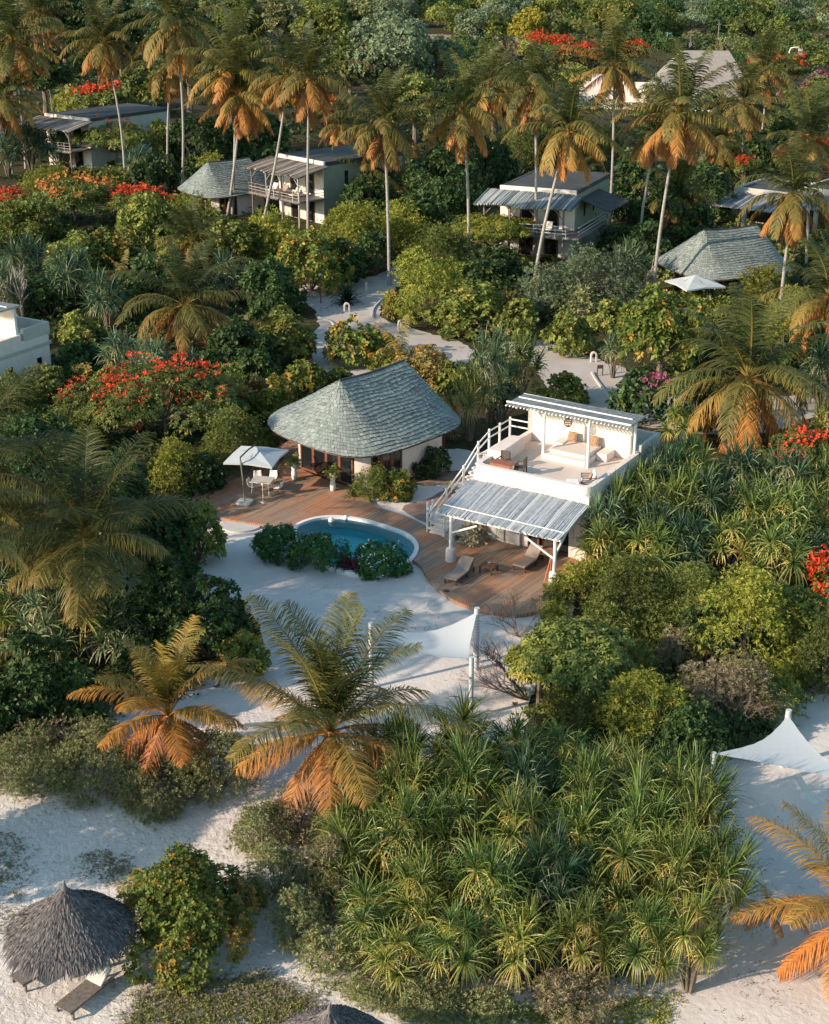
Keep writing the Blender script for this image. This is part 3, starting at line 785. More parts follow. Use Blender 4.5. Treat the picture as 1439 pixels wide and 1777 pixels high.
# ------------------------------------------------------------------ shingled round-cornered bungalow (made once)
def shingle_bungalow(loc, rz, label, Lr=5.56, au=5.36, bv=4.45, ze=2.44, zr=5.82, full=True, seed=3):
    root = empty('shingled_bungalow', loc, rz, label, 'bungalow', 'bungalows with round shingled roofs')
    rs = np.random.RandomState(seed); cx = Lr/2
    ntheta = 120
    def eav(th):
        c, s = math.cos(th), math.sin(th); e = 2/2.55
        rx = au+(.0); x = cx+rx*math.copysign(abs(c)**e, c); y = (bv+1.95 if s > 0 else bv)*math.copysign(abs(s)**e, s)
        z = ze-.10*abs(math.sin(2*th))**2+.05*math.sin(th*3)
        return np.array([x, y, z])
    def rid(th):
        c = math.cos(th); x = cx+cx*max(-1, min(1, c*1.9-1.0*max(0, math.sin(th)))); return np.array([x, 0, zr-.12*math.sin(math.pi*x/Lr)])
    def surf(th, t):
        E, R = eav(th), rid(th); p = E*(1-t)+R*t
        p[2] -= .06*math.sin(math.pi*t)
        return p
    NR = 21; th = np.linspace(0, 2*math.pi, 400, endpoint=False)
    Vs = []; T = []
    rowtint = rs.uniform(-.12, .12, NR)
    for j in range(NR):
        t0 = max(0, (j-.35)/NR); t1 = min(1, (j+1.0)/NR)
        P = np.array([surf(a, t0) for a in th]); seg = np.linalg.norm(np.roll(P, -1, 0)-P, axis=1); cum = np.concatenate([[0], np.cumsum(seg)]); tot = cum[-1]
        n = max(8, int(tot/.20)); cuts = np.sort((np.arange(n)+rs.uniform(-.22, .22, n))/n*tot); cuts = np.append(cuts, cuts[0]+tot)
        for a, b in zip(cuts[:-1], cuts[1:]):
            tha = np.interp(a % tot, cum, np.append(th, 2*math.pi)); thb = np.interp((b-.012) % tot, cum, np.append(th, 2*math.pi))
            wv = .012*math.sin(tha*9+j*.4)
            q = t0+rs.uniform(-.007, .007)+wv*(1 if 0 < j < NR-1 else 0); q = max(0, q)
            A, B, Cc, D = surf(tha, q), surf(thb, q), surf(thb, t1), surf(tha, t1)
            nrm = np.cross(B-A, D-A); l = np.linalg.norm(nrm)
            if l < 1e-6: continue
            nrm /= l
            if nrm[2] < 0: nrm = -nrm
            lift = .085+rs.uniform(-.018, .015)
            A2, B2 = A+nrm*lift, B+nrm*lift
            tt = np.clip(.5+rowtint[j]+rs.normal(0, .17), 0, 1)
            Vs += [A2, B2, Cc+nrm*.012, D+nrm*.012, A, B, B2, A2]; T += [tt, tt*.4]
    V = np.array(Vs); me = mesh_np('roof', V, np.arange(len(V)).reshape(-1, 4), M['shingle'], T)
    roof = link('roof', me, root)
    mb = MB(); t_ = np.linspace(0, 2*math.pi, 72, endpoint=False)
    R0 = [[surf(a, k/8) - np.array([0, 0, .06]) for a in t_] for k in range(9)]
    V = [p for r in R0 for p in r]; m_ = 72
    mb.add(V, [(k*m_+i, k*m_+(i+1) % m_, (k+1)*m_+(i+1) % m_, (k+1)*m_+i) for k in range(8) for i in range(m_)])
    mb.build('roof_underside', M['darkwood'], root)
    mb = MB(); mb.path([rid(0)+np.array([.05, 0, .08])-np.array([cx-cx*i/5-0, 0, 0])*0+np.array([0, 0, 0]) if False else np.array([Lr*i/8.0, 0, zr-.12*math.sin(math.pi*i/8.0)+.03]) for i in range(9)], .07, 6)
    mb.build('ridge_cap', M['roofdark'], root)
    # walls: superellipse plan inset by .95 m; the end at -u holds glazed doors
    def wl(th, ins=.98):
        c, s = math.cos(th), math.sin(th); e = 2/3.2
        return (cx+(au-.25-ins)*math.copysign(abs(c)**e, c), ((bv+.4 if s > 0 else bv)-ins)*math.copysign(abs(s)**e, s))
    h = 3.0
    nt_ = 144; ths = [2*math.pi*i/nt_ for i in range(nt_)]
    def deg(i): return i*360/nt_
    mb = None
    def isopen(d): return (154 <= d < 206) or (228 <= d < 262) or (300 <= d < 316)
    for i in range(nt_):
        d = deg(i)
        if isopen(d):
            if mb: mb.build('wall', M['plaster'], root)
            mb = None; continue
        if mb is None: mb = MB()
        a, b = wl(ths[i]), wl(ths[(i+1) % nt_]); ai, bi = wl(ths[i], 1.2), wl(ths[(i+1) % nt_], 1.2)
        mb.hexa([(a[0], a[1], 0), (b[0], b[1], 0), (bi[0], bi[1], 0), (ai[0], ai[1], 0), (a[0], a[1], h), (b[0], b[1], h), (bi[0], bi[1], h), (ai[0], ai[1], h)])
    if mb: mb.build('wall', M['plaster'], root)
    mb = MB(); mb.prism([wl(t) for t in ths[::3]], .0, .10); mb.build('floor', M['floor'], root)
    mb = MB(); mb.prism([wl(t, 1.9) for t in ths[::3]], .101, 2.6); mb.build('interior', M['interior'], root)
    for lo, hi, npan in ((154, 206, 4), (228, 262, 3), (300, 316, 1)):
        a = Vector(wl(rad(lo))); b = Vector(wl(rad(hi)))
        for k in range(npan):
            p, q = a.lerp(b, k/npan), a.lerp(b, (k+1)/npan); dr = (q-p); L_ = dr.length; dr.normalize(); nn = Vector((-dr.y, dr.x))
            def slab(mb, s0, s1, z0, z1, th=.05):
                c = [p+dr*s0-nn*th, p+dr*s1-nn*th, p+dr*s1+nn*th, p+dr*s0+nn*th]
                mb.hexa([(v.x, v.y, z0) for v in c]+[(v.x, v.y, z1) for v in c])
            f = MB(); slab(f, 0, .10, .1, 2.35); slab(f, L_-.10, L_, .1, 2.35); slab(f, .10, L_-.10, 2.2, 2.35); slab(f, .10, L_-.10, .1, .22)
            fr = f.build('door', M['wood'], root)
            g = MB(); slab(g, .10, L_-.10, .22, 2.2, .012); g.build('pane', M['glass'], fr)
        f = MB(); dr = (b-a).normalized(); nn = Vector((-dr.y, dr.x)); c = [a-nn*.08, b-nn*.08, b+nn*.08, a+nn*.08]
        f.hexa([(v.x, v.y, 2.352) for v in c]+[(v.x, v.y, 2.95) for v in c]); f.build('lintel', M['plaster'], root)
        if npan > 1:
            f = MB(); inn = Vector((cx, 0))
            for k in range(8):
                p = a.lerp(b, .03+.02*k)+(inn-a).normalized()*(-.09 if False else .10); f.tube((p.x, p.y, .12), (p.x, p.y, 2.3), .045, 6)
            f.build('curtain', M['curtain'], root)
    return root
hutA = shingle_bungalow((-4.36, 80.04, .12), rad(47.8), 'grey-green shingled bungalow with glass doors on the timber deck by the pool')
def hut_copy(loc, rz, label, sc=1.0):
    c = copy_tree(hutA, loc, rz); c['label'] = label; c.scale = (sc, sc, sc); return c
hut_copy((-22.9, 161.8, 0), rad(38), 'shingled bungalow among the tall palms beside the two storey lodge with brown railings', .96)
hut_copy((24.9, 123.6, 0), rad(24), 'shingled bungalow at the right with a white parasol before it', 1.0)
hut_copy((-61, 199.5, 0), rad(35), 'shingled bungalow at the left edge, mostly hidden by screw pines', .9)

# ------------------------------------------------------------------ the white villa with its roof terrace
VO = bp(822, 804, 4.3); VANG = rad(-32.07)
villa = empty('white_villa', (VO[0], VO[1], 0), VANG, 'cream villa with roof terrace, white pole porch and pergola daybed', 'villa', 'cream villas with roof terraces')
W_, D1, D2 = 6.75, 6.05, 8.9
mb = MB()
rc = .45
def rrect(x0, x1, y0, y1, r, n=5):
    out = []
    for cx, cy, a0 in ((x1-r, y0+r, -90), (x1-r, y1-r, 0), (x0+r, y1-r, 90), (x0+r, y0+r, 180)):
        for k in range(n+1): a = rad(a0+90*k/n); out.append((cx+r*math.cos(a), cy+r*math.sin(a)))
    return out
# storey: solid mass with door recess on the front
def wallbox(mb, x0, x1, y0, y1, z0, z1): mb.box(x0, x1, y0, y1, z0, z1)
mb.prism([(p[0], p[1]) for p in rrect(0, W_, 1.6, D2, .3)], 0, 3.8)
mb.box(0, 2.9, 0.0, 1.65, 0, 3.8); mb.box(6.0, W_, 0.0, 1.65, 0, 3.8); mb.box(2.9, 6.0, .02, 1.65, 2.5, 3.799)
mb.build('wall', M['plaster'], villa, bevel=.05)
mb = MB(); outer = rrect(-.02, W_+.02, -.02, D1+.3, rc); inn = rrect(.28, W_-.28, .26, D1+.3, .3)
n = len(outer)
V = [(p[0], p[1], 3.3) for p in outer]+[(p[0], p[1], 4.3) for p in outer]+[(p[0], p[1], 4.3) for p in inn]+[(p[0], p[1], 3.81) for p in inn]
Fs = [(i, (i+1) % n, n+(i+1) % n, n+i) for i in range(n)]+[(n+i, n+(i+1) % n, 2*n+(i+1) % n, 2*n+i) for i in range(n)]+[(2*n+i, 2*n+(i+1) % n, 3*n+(i+1) % n, 3*n+i) for i in range(n)]
Fs = [f for k, f in enumerate(Fs) if not (13 <= (k % n) <= 17 and False)]
mb.add(V, Fs); mb.build('parapet', M['plaster'], villa)
mb = MB(); mb.box(.1, W_-.1, .1, D1+.2, 3.78, 3.812); mb.build('terrace_floor', M['floor'], villa)
mb = MB(); mb.box(0.0, 6.3, D1, D1+.3, 3.813, 6.25); mb.box(-.0, .28, D1-.0, D1+.31, 3.7, 6.1); mb.build('back_wall', M['plaster'], villa, bevel=.03)
# bench along the left side
mb = MB(); mb.hexa([(-.04, 1.5, 3.8), (.86, 1.5, 3.8), (.70, 4.45, 3.8), (-.04, 4.1, 3.8), (-.04, 1.5, 4.62), (.86, 1.5, 4.62), (.70, 4.45, 4.62), (-.04, 4.1, 4.62)]); mb.build('bench', M['plaster'], villa, bevel=.05)
# rear roof
mb = MB(); mb.box(.02, W_-.02, D1+.35, D2-.02, 3.80, 3.83); mb.build('rear_roof', M['concrete'], villa)
mb = MB(); y0 = D1+.31
mb.box(W_-.22, W_+.0, y0, D2, 3.7, 4.62); mb.box(0, W_-.23, D2-.22, D2+.0, 3.7, 4.6); mb.box(0, .22, y0, D2-.23, 3.7, 4.7); mb.build('rear_parapet', M['plaster_grey'], villa, bevel=.03)
# daybed platform
mb = MB(); mb.box(2.12, 4.72, 3.62, D1-.005, 3.813, 4.14); mb.box(2.2, 2.75, 4.9, D1-.006, 4.141, 4.42); mb.box(4.72, 5.35, 5.0, D1-.004, 3.812, 4.25); mb.build('daybed_base', M['plaster'], villa, bevel=.04)
mb = MB(); mb.box(2.45, 4.6, 3.95, 5.9, 4.142, 4.36); mb.build('mattress', M['whitefab'] if False else plain('mattress', (.66, .58, .52), .9), villa, bevel=.05)
# pergola
for a, b, z in ((2.14, 3.80, 6.33), (4.82, 3.72, 6.33), (6.52, 5.9, 6.25)): MB().path([(a, b, 3.813), (a+.02, b, 5.0), (a, b, z)], .085, 8).build('pergola_post', M['white'], villa)
rr = random.Random(5)
felt = plain('blue_grey_felt', (.085, .11, .13), .8, (.17, .20, .22), 2.5, .3)
mb = MB(); mb.box(-.38, 6.95, 4.22, 6.28, 6.34, 6.375)
for k in range(9): mb.tube((-.35, 4.35+k*.22, 6.38), (6.9, 4.33+k*.22, 6.38), .022, 5)
mb.build('pergola_roof', felt, villa)
mb = MB()
for k in range(34):
    a = -.35+7.2*k/33; mb.tube((a, 6.2, 6.29), (a, 4.05+rr.uniform(-.05, .05), 6.29), .045, 6, rr.uniform(.6, 1))
mb.path([(-.42, 4.3, 6.45), (6.95, 4.3, 6.42)], .06, 7, .9); mb.path([(-.40, 6.25, 6.34), (7.0, 6.25, 6.30)], .055, 7, .9)
mb.path([(-.2, 5.3, 6.46), (6.6, 5.25, 6.40)], .045, 7, .9)
mb.build('roof_edge', M['whitepole'], villa)
# porch: beams, posts on round piers, roof of thin poles
mb = MB()
for a, b, r in ((.72, -3.5, .26), (6.55, -3.3, .25)): mb.lathe([(r+.02, 0), (r+.01, .1), (r, .55), (r-.01, .66), (r-.06, .70), (.001, .71)], 18, (a, b, SL))
mb.build('pier', M['plaster'], villa)
mb = MB()
for a, b in ((.72, -3.5), (6.55, -3.3)): mb.path([(a, b, SL+.7), (a+.01, b, 1.8), (a, b, 2.66)], [.10, .095, .09], 9)
mb.path([(.72, -3.5, 1.75), (2.2, -3.42, 2.45)], .06, 7); mb.path([(6.55, -3.3, 1.6), (5.0, -3.4, 2.45)], .06, 7); mb.path([(6.55, -3.3, 1.8), (6.6, -2.0, 2.75)], .06, 7)
mb.path([(.0, -3.45, 2.66), (6.9, -3.3, 2.68)], .085, 8)
mb.path([(.1, -.15, 3.32), (6.8, -.12, 3.32)], .07, 8)
for a in (.5, 2, 3.5, 5, 6.6): mb.path([(a, -.1, 3.28), (a, -3.5, 2.68)], .06, 6)
mb.build('porch_frame', M['white'], villa)
mb = MB(); na = 62
for i in range(na):
    a = .0+6.85*i/(na-1); s_ = rr.uniform(-.10, .12); tt = rr.choice([0, .05, .1, .2, .35, .6])
    p = [(a+.03, -.25+rr.uniform(-.08, .08), 3.50+rr.uniform(-.015, .015)), (a+rr.uniform(-.02, .02), -1.6, 3.22), (a+rr.uniform(-.03, .03), -2.65, 2.98), (a-.05+rr.uniform(-.03, .03), -3.55-s_, 2.77)]
    mb.path(p, [.050, .055, .055, .052], 6, tt)
mb.build('porch_roof', M['whitepole'], villa)
mb = MB()
for b, z in ((-3.05, 3.02),): mb.path([(.0, b, z), (3.4, b+.03, z-.01), (6.9, b, z)], .03, 6, .9)
mb.build('roof_batten', M['whitepole'], villa)
mb = MB(); mb.box(.1, 6.75, -3.4, -.4, 2.70, 2.71); 
# doors
def door(mb_parent, x0, x1, z0, z1, y, open_=False):
    f = MB(); t = .10
    f.box(x0, x0+t, y-.05, y+.05, z0, z1); f.box(x1-t, x1, y-.05, y+.05, z0, z1); f.box(x0+t, x1-t, y-.05, y+.05, z1-t, z1); f.box(x0+t, x1-t, y-.05, y+.05, z0, z0+t)
    o = f.build('door', M['wood'], mb_parent)
    g = MB(); g.box(x0+t, x1-t, y-.01, y+.01, z0+t, z1-t); g.build('pane', M['glass'], o); return o
door(villa, 2.92, 3.9, .25, 2.48, .25); door(villa, 3.95, 4.95, .25, 2.48, .45); door(villa, 5.0, 5.98, .25, 2.48, .25)
def curtain(parent, x0, x1, y, z0, z1, n=9):
    f = MB(); 
    for k in range(n): x = x0+(x1-x0)*k/(n-1); f.path([(x, y+.03*(k % 2), z1), (x+.02*math.sin(k), y+.04*(k % 2), (z0+z1)/2), (x+.03, y+.03, z0)], [.035, .05, .06], 6)
    f.build('curtain', M['curtain'], parent)
curtain(villa, 2.95, 3.25, .08, .25, 2.4); curtain(villa, 5.7, 5.97, .08, .25, 2.4); curtain(villa, 1.5, 1.9, -.08, .3, 2.3)
mb = MB()
for b in (2.2, 4.6, 7.4): mb.box(W_-.05, W_+.012, b, b+.45, 1.1, 2.3)
mb.build('window', M['glass'], villa)
mb = MB(); mb.box(-.03, W_+.05, -.05, D2+.02, 3.0, 3.25); mb.build('ledge', M['plaster_grey'], villa, bevel=.03)
# outside stair up the left side
st = MB(); N_ = 17
for i in range(N_):
    t = i/N_; b0 = -1.0+3.9*t; a0 = -2.2+1.05*min(1, t*1.2); z = .3+3.5*(i+1)/N_
    st.box(a0, a0+1.12, b0, b0+.26, z-.09, z)
st.box(-1.12, -.01, 2.95, D1+.2, 3.7, 3.8)
st.hexa([(-2.1, -1.0, .1), (-1.2, -1.0, .1), (-.15, 2.9, 3.4), (-1.05, 2.9, 3.4), (-2.1, -1.0, .25), (-1.2, -1.0, .25), (-.15, 2.9, 3.6), (-1.05, 2.9, 3.6)])
st.build('stair', M['plaster'], villa)
rl = MB()
pts = [(-2.25, -.95, .12, 1.3), (-1.75, .15, .9, 2.45), (-1.35, 1.3, 2.2, 3.5), (-1.14, 2.5, 3.2, 4.55), (-1.14, 3.7, 3.6, 4.90), (-1.14, 4.9, 3.6, 4.90), (-1.14, 6.1, 3.6, 4.9)]
for a, b, z0, z1 in pts: rl.path([(a, b, z0), (a, b, z1)], .065, 8)
for dz in (.12, .50):
    rl.path([(a, b, z1-dz) for a, b, z0, z1 in pts], .04, 7)
    rl.path([(-1.14, 6.1, 4.9-dz), (.0, 6.12, 4.9-dz)], .045, 7)
rl.path([(-1.15, -1.0, .2), (-1.15, -1.0, 1.3)], .06, 8); rl.path([(-1.15, -1.0, 1.15), (-.25, 1.3, 3.3)], .04, 7)
rl.build('handrail', M['white'], villa)
for (a, b, h) in ((-2.81, -.03, 1.35), (-4.06, 2.47, 1.3)):
    pass
# gate posts by the stair foot
gp = empty('garden_rail', (VO[0], VO[1], 0), VANG, 'short white pole railing at the foot of the villa stair', 'railing')
mb = MB()
for a, b, h in ((-2.81, -.03, 1.5), (-2.95, .75, 1.35), (-2.25, -.55, 1.6)): mb.path([(a, b, 0), (a, b, h)], .07, 8)
mb.build('post', M['white'], gp)
mb = MB(); mb.path([(-2.81, -.03, 1.15), (-2.25, -.55, 1.2)], .04, 6); mb.path([(-2.81, -.03, .6), (-2.25, -.55, .6)], .04, 6); mb.path([(-2.95, .75, 1.1), (-2.81, -.03, 1.1)], .04, 6); mb.build('rail', M['white'], gp)
# paving by the hut and stair
sheet('stone_paving', pxpoly([(690, 880), (742, 868), (770, 850), (800, 845), (790, 870), (745, 890), (750, 912), (720, 900)], .0, 1), .03, M['pavers'])
sheet('stone_paving', pxpoly([(700, 832), (790, 815), (825, 822), (800, 840), (720, 845)], .0, 1), .03, M['pavers'])

VM = villa.matrix_world
def vloc(a, b, z=0): 
    c, s = math.cos(VANG), math.sin(VANG); return Vector((VO[0]+a*c-b*s, VO[1]+a*s+b*c, z))
TZ = 3.812
# second villa at the left edge (same house)
keep = {'wall', 'parapet', 'terrace_floor', 'back_wall', 'rear_roof', 'rear_parapet', 'pergola_roof', 'roof_edge', 'roof_felt', 'window', 'ledge', 'pergola_post'}
hp = bp(84, 548, 5.0); c_, s_ = math.cos(rad(-30)), math.sin(rad(-30))
hv = copy_tree(villa, (hp[0]-(W_*c_-D2*s_), hp[1]-(W_*s_+D2*c_), 0), rad(-30), keep=keep)
hv['label'] = 'pale villa in shade at the left edge, its windowed rear side facing the shrubs'
# ------------------------------------------------------------------ things on the terrace
def cushion(loc, rz, tilt, s, mat, label, group=None, name='cushion'):
    mb = MB(); n = 8; V = []; 
    for k in (-1, 1):
        for i in range(n+1):
            for j in range(n+1):
                x, y = i/n*2-1, j/n*2-1; e = (1-abs(x)**3)*(1-abs(y)**3)
                V.append((x*s*.5, k*s*.17*e**.6, y*s*.5+s*.5))
    m_ = (n+1)**2; Fs = []
    for k in range(2):
        for i in range(n):
            for j in range(n):
                q = k*m_+i*(n+1)+j; Fs.append((q, q+1, q+n+2, q+n+1))
    mb.add(V, Fs, .5, True); o = mb.build(name, mat); o.location = loc; o.rotation_euler = (tilt, 0, rz); tag(o, label, 'cushion', group); return o
cushion(vloc(2.95, 5.6, 4.362), VANG, rad(-18), .55, M['kilim'], 'brown patterned cushion at the left of the roof terrace daybed', 'patterned cushions on the daybed')
cushion(vloc(4.25, 5.62, 4.362), VANG, rad(-18), .55, M['kilim'], 'brown patterned cushion at the right of the roof terrace daybed', 'patterned cushions on the daybed')
ln = empty('hanging_lantern', vloc(3.10, 4.75, 5.75), 0, 'dark round rattan lantern hanging under the pergola', 'lantern')
mb = MB()
for k in range(12):
    a0 = k*math.pi/6; mb.path([(.22*math.sin(t*math.pi/8)*math.cos(a0)+.0, .22*math.sin(t*math.pi/8)*math.sin(a0), -.25*math.cos(t*math.pi/8)) for t in range(9)], .014, 4)
for z in (-.12, 0, .12): mb.path([(.2*math.cos(t*math.pi/8), .2*math.sin(t*math.pi/8), z) for t in range(17)], .014, 4)
mb.build('cage', M['fan'], ln)
mb = MB(); mb.tube((0, 0, .25), (0, 0, .62), .01, 5); mb.build('cord', M['fan'], ln)
def slat_chair(loc, rz, label):
    r = empty('garden_chair', loc, rz, label, 'chair', 'dark wooden chairs on the roof terrace')
    for x in (-.26, .26):
        for y in (-.24, .24):
            MB().box(x-.025, x+.025, y-.025, y+.025, 0, .62 if y < 0 else .95).build('leg', M['darkwood'], r)
    mb = MB()
    for k in range(6): mb.box(-.24, .24, -.23+k*.08, -.17+k*.08, .42, .445)
    mb.build('seat', M['darkwood'], r)
    mb = MB()
    for k in range(6): mb.box(-.22+k*.08, -.18+k*.08, .225, .25, .46, .93)
    mb.box(-.235, .235, .22, .255, .93, .98); mb.build('backrest', M['darkwood'], r)
    for x in (-.26, .26): MB().box(x-.035, x+.035, -.27, .22, .621, .65).build('armrest', M['darkwood'], r)
    return r
slat_chair(vloc(1.15, 1.15, TZ), VANG, 'dark wooden garden chair between the terrace bench and the low table')
slat_chair(vloc(2.30, .95, TZ), VANG-rad(80), 'dark wooden garden chair at the right end of the terrace table')
tb = empty('terrace_table', vloc(1.45, .62, TZ), VANG, 'low red-brown wooden table at the front left corner of the roof terrace', 'table')
mb = MB()
for k in range(6): mb.box(-.62, .62, -.33+k*.11, -.235+k*.11, .60, .635)
mb.box(-.62, .62, -.36, -.34, .50, .63); mb.box(-.62, .62, .34, .36, .50, .63); mb.build('table_top', plain('red_table', (.30, .12, .075), .6, (.22, .08, .05), 5), tb)
for x in (-.57, .57):
    for y in (-.30, .30): MB().box(x-.035, x+.035, y-.035, y+.035, 0, .60).build('leg', M['wood'], tb)
ac = empty('terrace_armchair', vloc(6.0, 1.45, TZ), VANG-rad(60), 'low slatted lounge armchair with white cushions on the roof terrace', 'armchair')
mb = MB()
for x in (-.36, .36):
    for z in (.22, .32, .42, .52): mb.box(x-.02, x+.02, -.35, .35, z, z+.035)
    for y in (-.35, .35): mb.box(x-.025, x+.025, y-.025, y+.025, 0, .58)
for z in (.3, .42, .54): mb.box(-.34, .34, .34, .37, z, z+.035)
mb.box(-.34, .34, -.34, .34, .16, .20); mb.build('frame', M['darkwood'], ac)
MB().box(-.33, .33, -.36, .22, .201, .34).build('seat_cushion', M['whitefab'], ac, bevel=.04)
mb = MB(); mb.hexa([(-.33, .14, .342), (.33, .14, .342), (.33, .27, .342), (-.33, .27, .342), (-.33, .24, .80), (.33, .24, .80), (.33, .36, .80), (-.33, .36, .80)]); mb.build('back_cushion', M['whitefab'], ac, bevel=.03)
cushion(vloc(5.95, 1.50, TZ+.343), VANG-rad(60), rad(-25), .36, M['kilim'], 'small patterned cushion on the white terrace armchair')
ot = empty('ottoman', vloc(5.35, .95, TZ), VANG-rad(60), 'white cushioned footstool in front of the terrace armchair', 'footstool')
mb = MB(); mb.box(-.33, .33, -.3, .3, .12, .16)
for x in (-.3, .3):
    for y in (-.27, .27): mb.box(x-.025, x+.025, y-.025, y+.025, 0, .12)
mb.build('frame', M['darkwood'], ot); MB().box(-.34, .34, -.31, .31, .161, .29).build('cushion', M['whitefab'], ot, bevel=.04)
# ------------------------------------------------------------------ things on the deck
def lounger(loc, rz, label):
    r = empty('sun_lounger', loc, rz, label, 'sun lounger', 'brown cushioned sun loungers on the deck')
    mb = MB(); mb.box(-.36, .36, 0, 2.0, .22, .27); mb.build('frame', M['darkwood'], r)
    for x in (-.32, .32):
        for y in (.08, 1.2, 1.92): MB().box(x-.03, x+.03, y-.03, y+.03, 0, .22).build('leg', M['darkwood'], r)
    mb = MB(); mb.hexa([(-.37, 0, .272), (.37, 0, .272), (.37, 1.28, .272), (-.37, 1.28, .272), (-.37, 0, .37), (.37, 0, .37), (.37, 1.28, .37), (-.37, 1.28, .37)]); mb.build('mattress', M['cushion'], r, bevel=.03)
    c, s = math.cos(rad(38)), math.sin(rad(38)); L_ = .78
    p = lambda y, h: (1.29+y*c-h*s, .30+y*s+h*c)
    a, b, d, e = p(0, 0), p(L_, 0), p(L_, .10), p(0, .10)
    mb = MB(); mb.hexa([(-.37, a[0], a[1]), (.37, a[0], a[1]), (.37, b[0], b[1]), (-.37, b[0], b[1]), (-.37, e[0], e[1]), (.37, e[0], e[1]), (.37, d[0], d[1]), (-.37, d[0], d[1])]); mb.build('backrest', M['cushion'], r, bevel=.03)
    a, b, d, e = p(0, -.04), p(L_, -.04), p(L_, -.005), p(0, -.005)
    mb = MB(); mb.hexa([(-.36, a[0], a[1]), (.36, a[0], a[1]), (.36, b[0], b[1]), (-.36, b[0], b[1]), (-.36, e[0], e[1]), (.36, e[0], e[1]), (.36, d[0], d[1]), (-.36, d[0], d[1])])
    mb.path([(-.3, 1.9, .28), (-.3, b[0]-.15, b[1]-.12)], .02, 5); mb.path([(.3, 1.9, .28), (.3, b[0]-.15, b[1]-.12)], .02, 5); mb.build('backrest_support', M['darkwood'], r)
    return r
lounger(vloc(2.2, -6.05, SL), VANG+rad(2), 'brown cushioned sun lounger on the deck at the pool side')
l2 = copy_tree([o for o in COL.objects if o.name == 'sun_lounger'][0], vloc(4.35, -2.9, SL), VANG-rad(2)); l2['label'] = 'brown cushioned sun lounger under the porch roof near the villa door'
ct = empty('coffee_table', vloc(3.05, -3.65, SL), VANG, 'small low wooden table between the two sun loungers', 'table')
mb = MB(); 
for k in range(6): mb.box(-.38, .38, -.36+k*.12, -.255+k*.12, .34, .37)
mb.build('table_top', M['wood'], ct)
for x in (-.33, .33):
    for y in (-.31, .31): MB().box(x-.03, x+.03, y-.03, y+.03, 0, .34).build('leg', M['darkwood'], ct)
for dx, lb in ((0, 'small pale bowl on the low table between the sun loungers'), ):
    mb = MB(); mb.lathe([(.03, 0), (.07, .04), (.09, .07), (.08, .075), (.05, .03), (.001, .02)], 14); o = mb.build('bowl', M['concrete'], None, vloc(2.98, -3.5, SL+.372)); tag(o, lb, 'bowl')
ez = empty('folding_stand', vloc(6.1, -3.0, SL), VANG, 'orange-red folding stand with a blue cloth leaning by the right porch pier', 'folding stand')
mb = MB(); mb.path([(0, -.5, 0), (.1, .1, 1.45)], .03, 6); mb.path([(.22, -.35, 0), (.1, .1, 1.45)], .03, 6); mb.path([(.3, .35, 0), (.1, .1, 1.45)], .03, 6); mb.build('frame', M['orange'], ez)
mb = MB(); mb.hexa([(.03, -.12, .85), (.24, -.04, .85), (.26, .0, .85), (.0, -.05, .85), (.05, .0, 1.2), (.18, .05, 1.2), (.2, .1, 1.2), (.0, .06, 1.2)]); mb.build('cloth', M['blue'], ez)
mb = MB(); mb.box(-.14, .14, -.10, .10, 0, .03); o = mb.build('deck_drain', M['metal'], None, bp(775, 1026, SL)); o.rotation_euler = (0, 0, VANG); tag(o, 'small black drain plate on the deck below the left sun lounger', 'drain')
# parasol with dining set
def parasol(loc, rz, label, s=1.0, side=True):
    r = empty('parasol', loc, rz, label, 'parasol', 'white square parasols'); r.scale = (s, s, s)
    if side:
        MB().box(-.42, .42, -.42, .42, 0, .14).build('base', M['concrete'], r, bevel=.03)
        mb = MB(); mb.path([(0, 0, .14), (-.05, .02, 1.4), (-.16, .05, 2.72)], .05, 8); mb.build('mast', M['greywood'], r)
        mb = MB(); mb.path([(-.16, .05, 2.72), (.1, .75, 2.98), (.25, 1.5, 3.0)], .045, 8); mb.build('arm', M['metal'], r)
        cx, cy = .25, 1.5
    else:
        mb = MB(); mb.path([(0, 0, 0), (0, 0, 2.75)], .03, 8); mb.build('mast', M['greywood'], r); cx = cy = 0
    mb = MB(); n = 8; hs = 1.45; top = 2.88; V = [(cx, cy, top)]
    ring = []
    for k in range(8):
        a = k*math.pi/4+math.pi/4; q = hs*math.sqrt(2) if k % 2 == 0 else hs*.97
        ring.append((cx+q*math.cos(a), cy+q*math.sin(a), 2.30 if k % 2 == 0 else 2.38))
    m1 = [((cx+p[0])/2, (cy+p[1])/2, (top+p[2])/2-(.0 if k % 2 == 0 else .05)) for k, p in enumerate(ring)]
    V += m1+ring+[(p[0], p[1], p[2]-.10) for p in ring]
    Fs = [(0, 1+k, 1+(k+1) % 8) for k in range(8)]+[(1+k, 9+k, 9+(k+1) % 8, 1+(k+1) % 8) for k in range(8)]+[(9+k, 17+k, 17+(k+1) % 8, 9+(k+1) % 8) for k in range(8)]
    mb.add(V, Fs); mb.build('canopy', M['parasolcloth'], r)
    mb = MB()
    for k in range(8):
        p = ring[k]; mb.path([(cx, cy, top-.05), (p[0], p[1], p[2]-.04)], .014, 4)
    mb.build('rib', M['metal'], r)
    return r
pb = bp(425, 873, SL)
parasol((pb[0], pb[1], SL), rad(-14), 'white square cantilever parasol over the dining table on the deck')
q = bp(1168, 505); 
parasol((23.1, 116.5, 0), rad(20), 'white parasol in front of the shingled bungalow at the right', 1.25, False)
dt = empty('dining_table', (-8.75, 77.0, SL), rad(-12), 'pale square dining table on slim legs beside the parasol', 'table')
MB().box(-.62, .62, -.55, .55, .71, .75).build('table_top', M['concrete'], dt, bevel=.01)
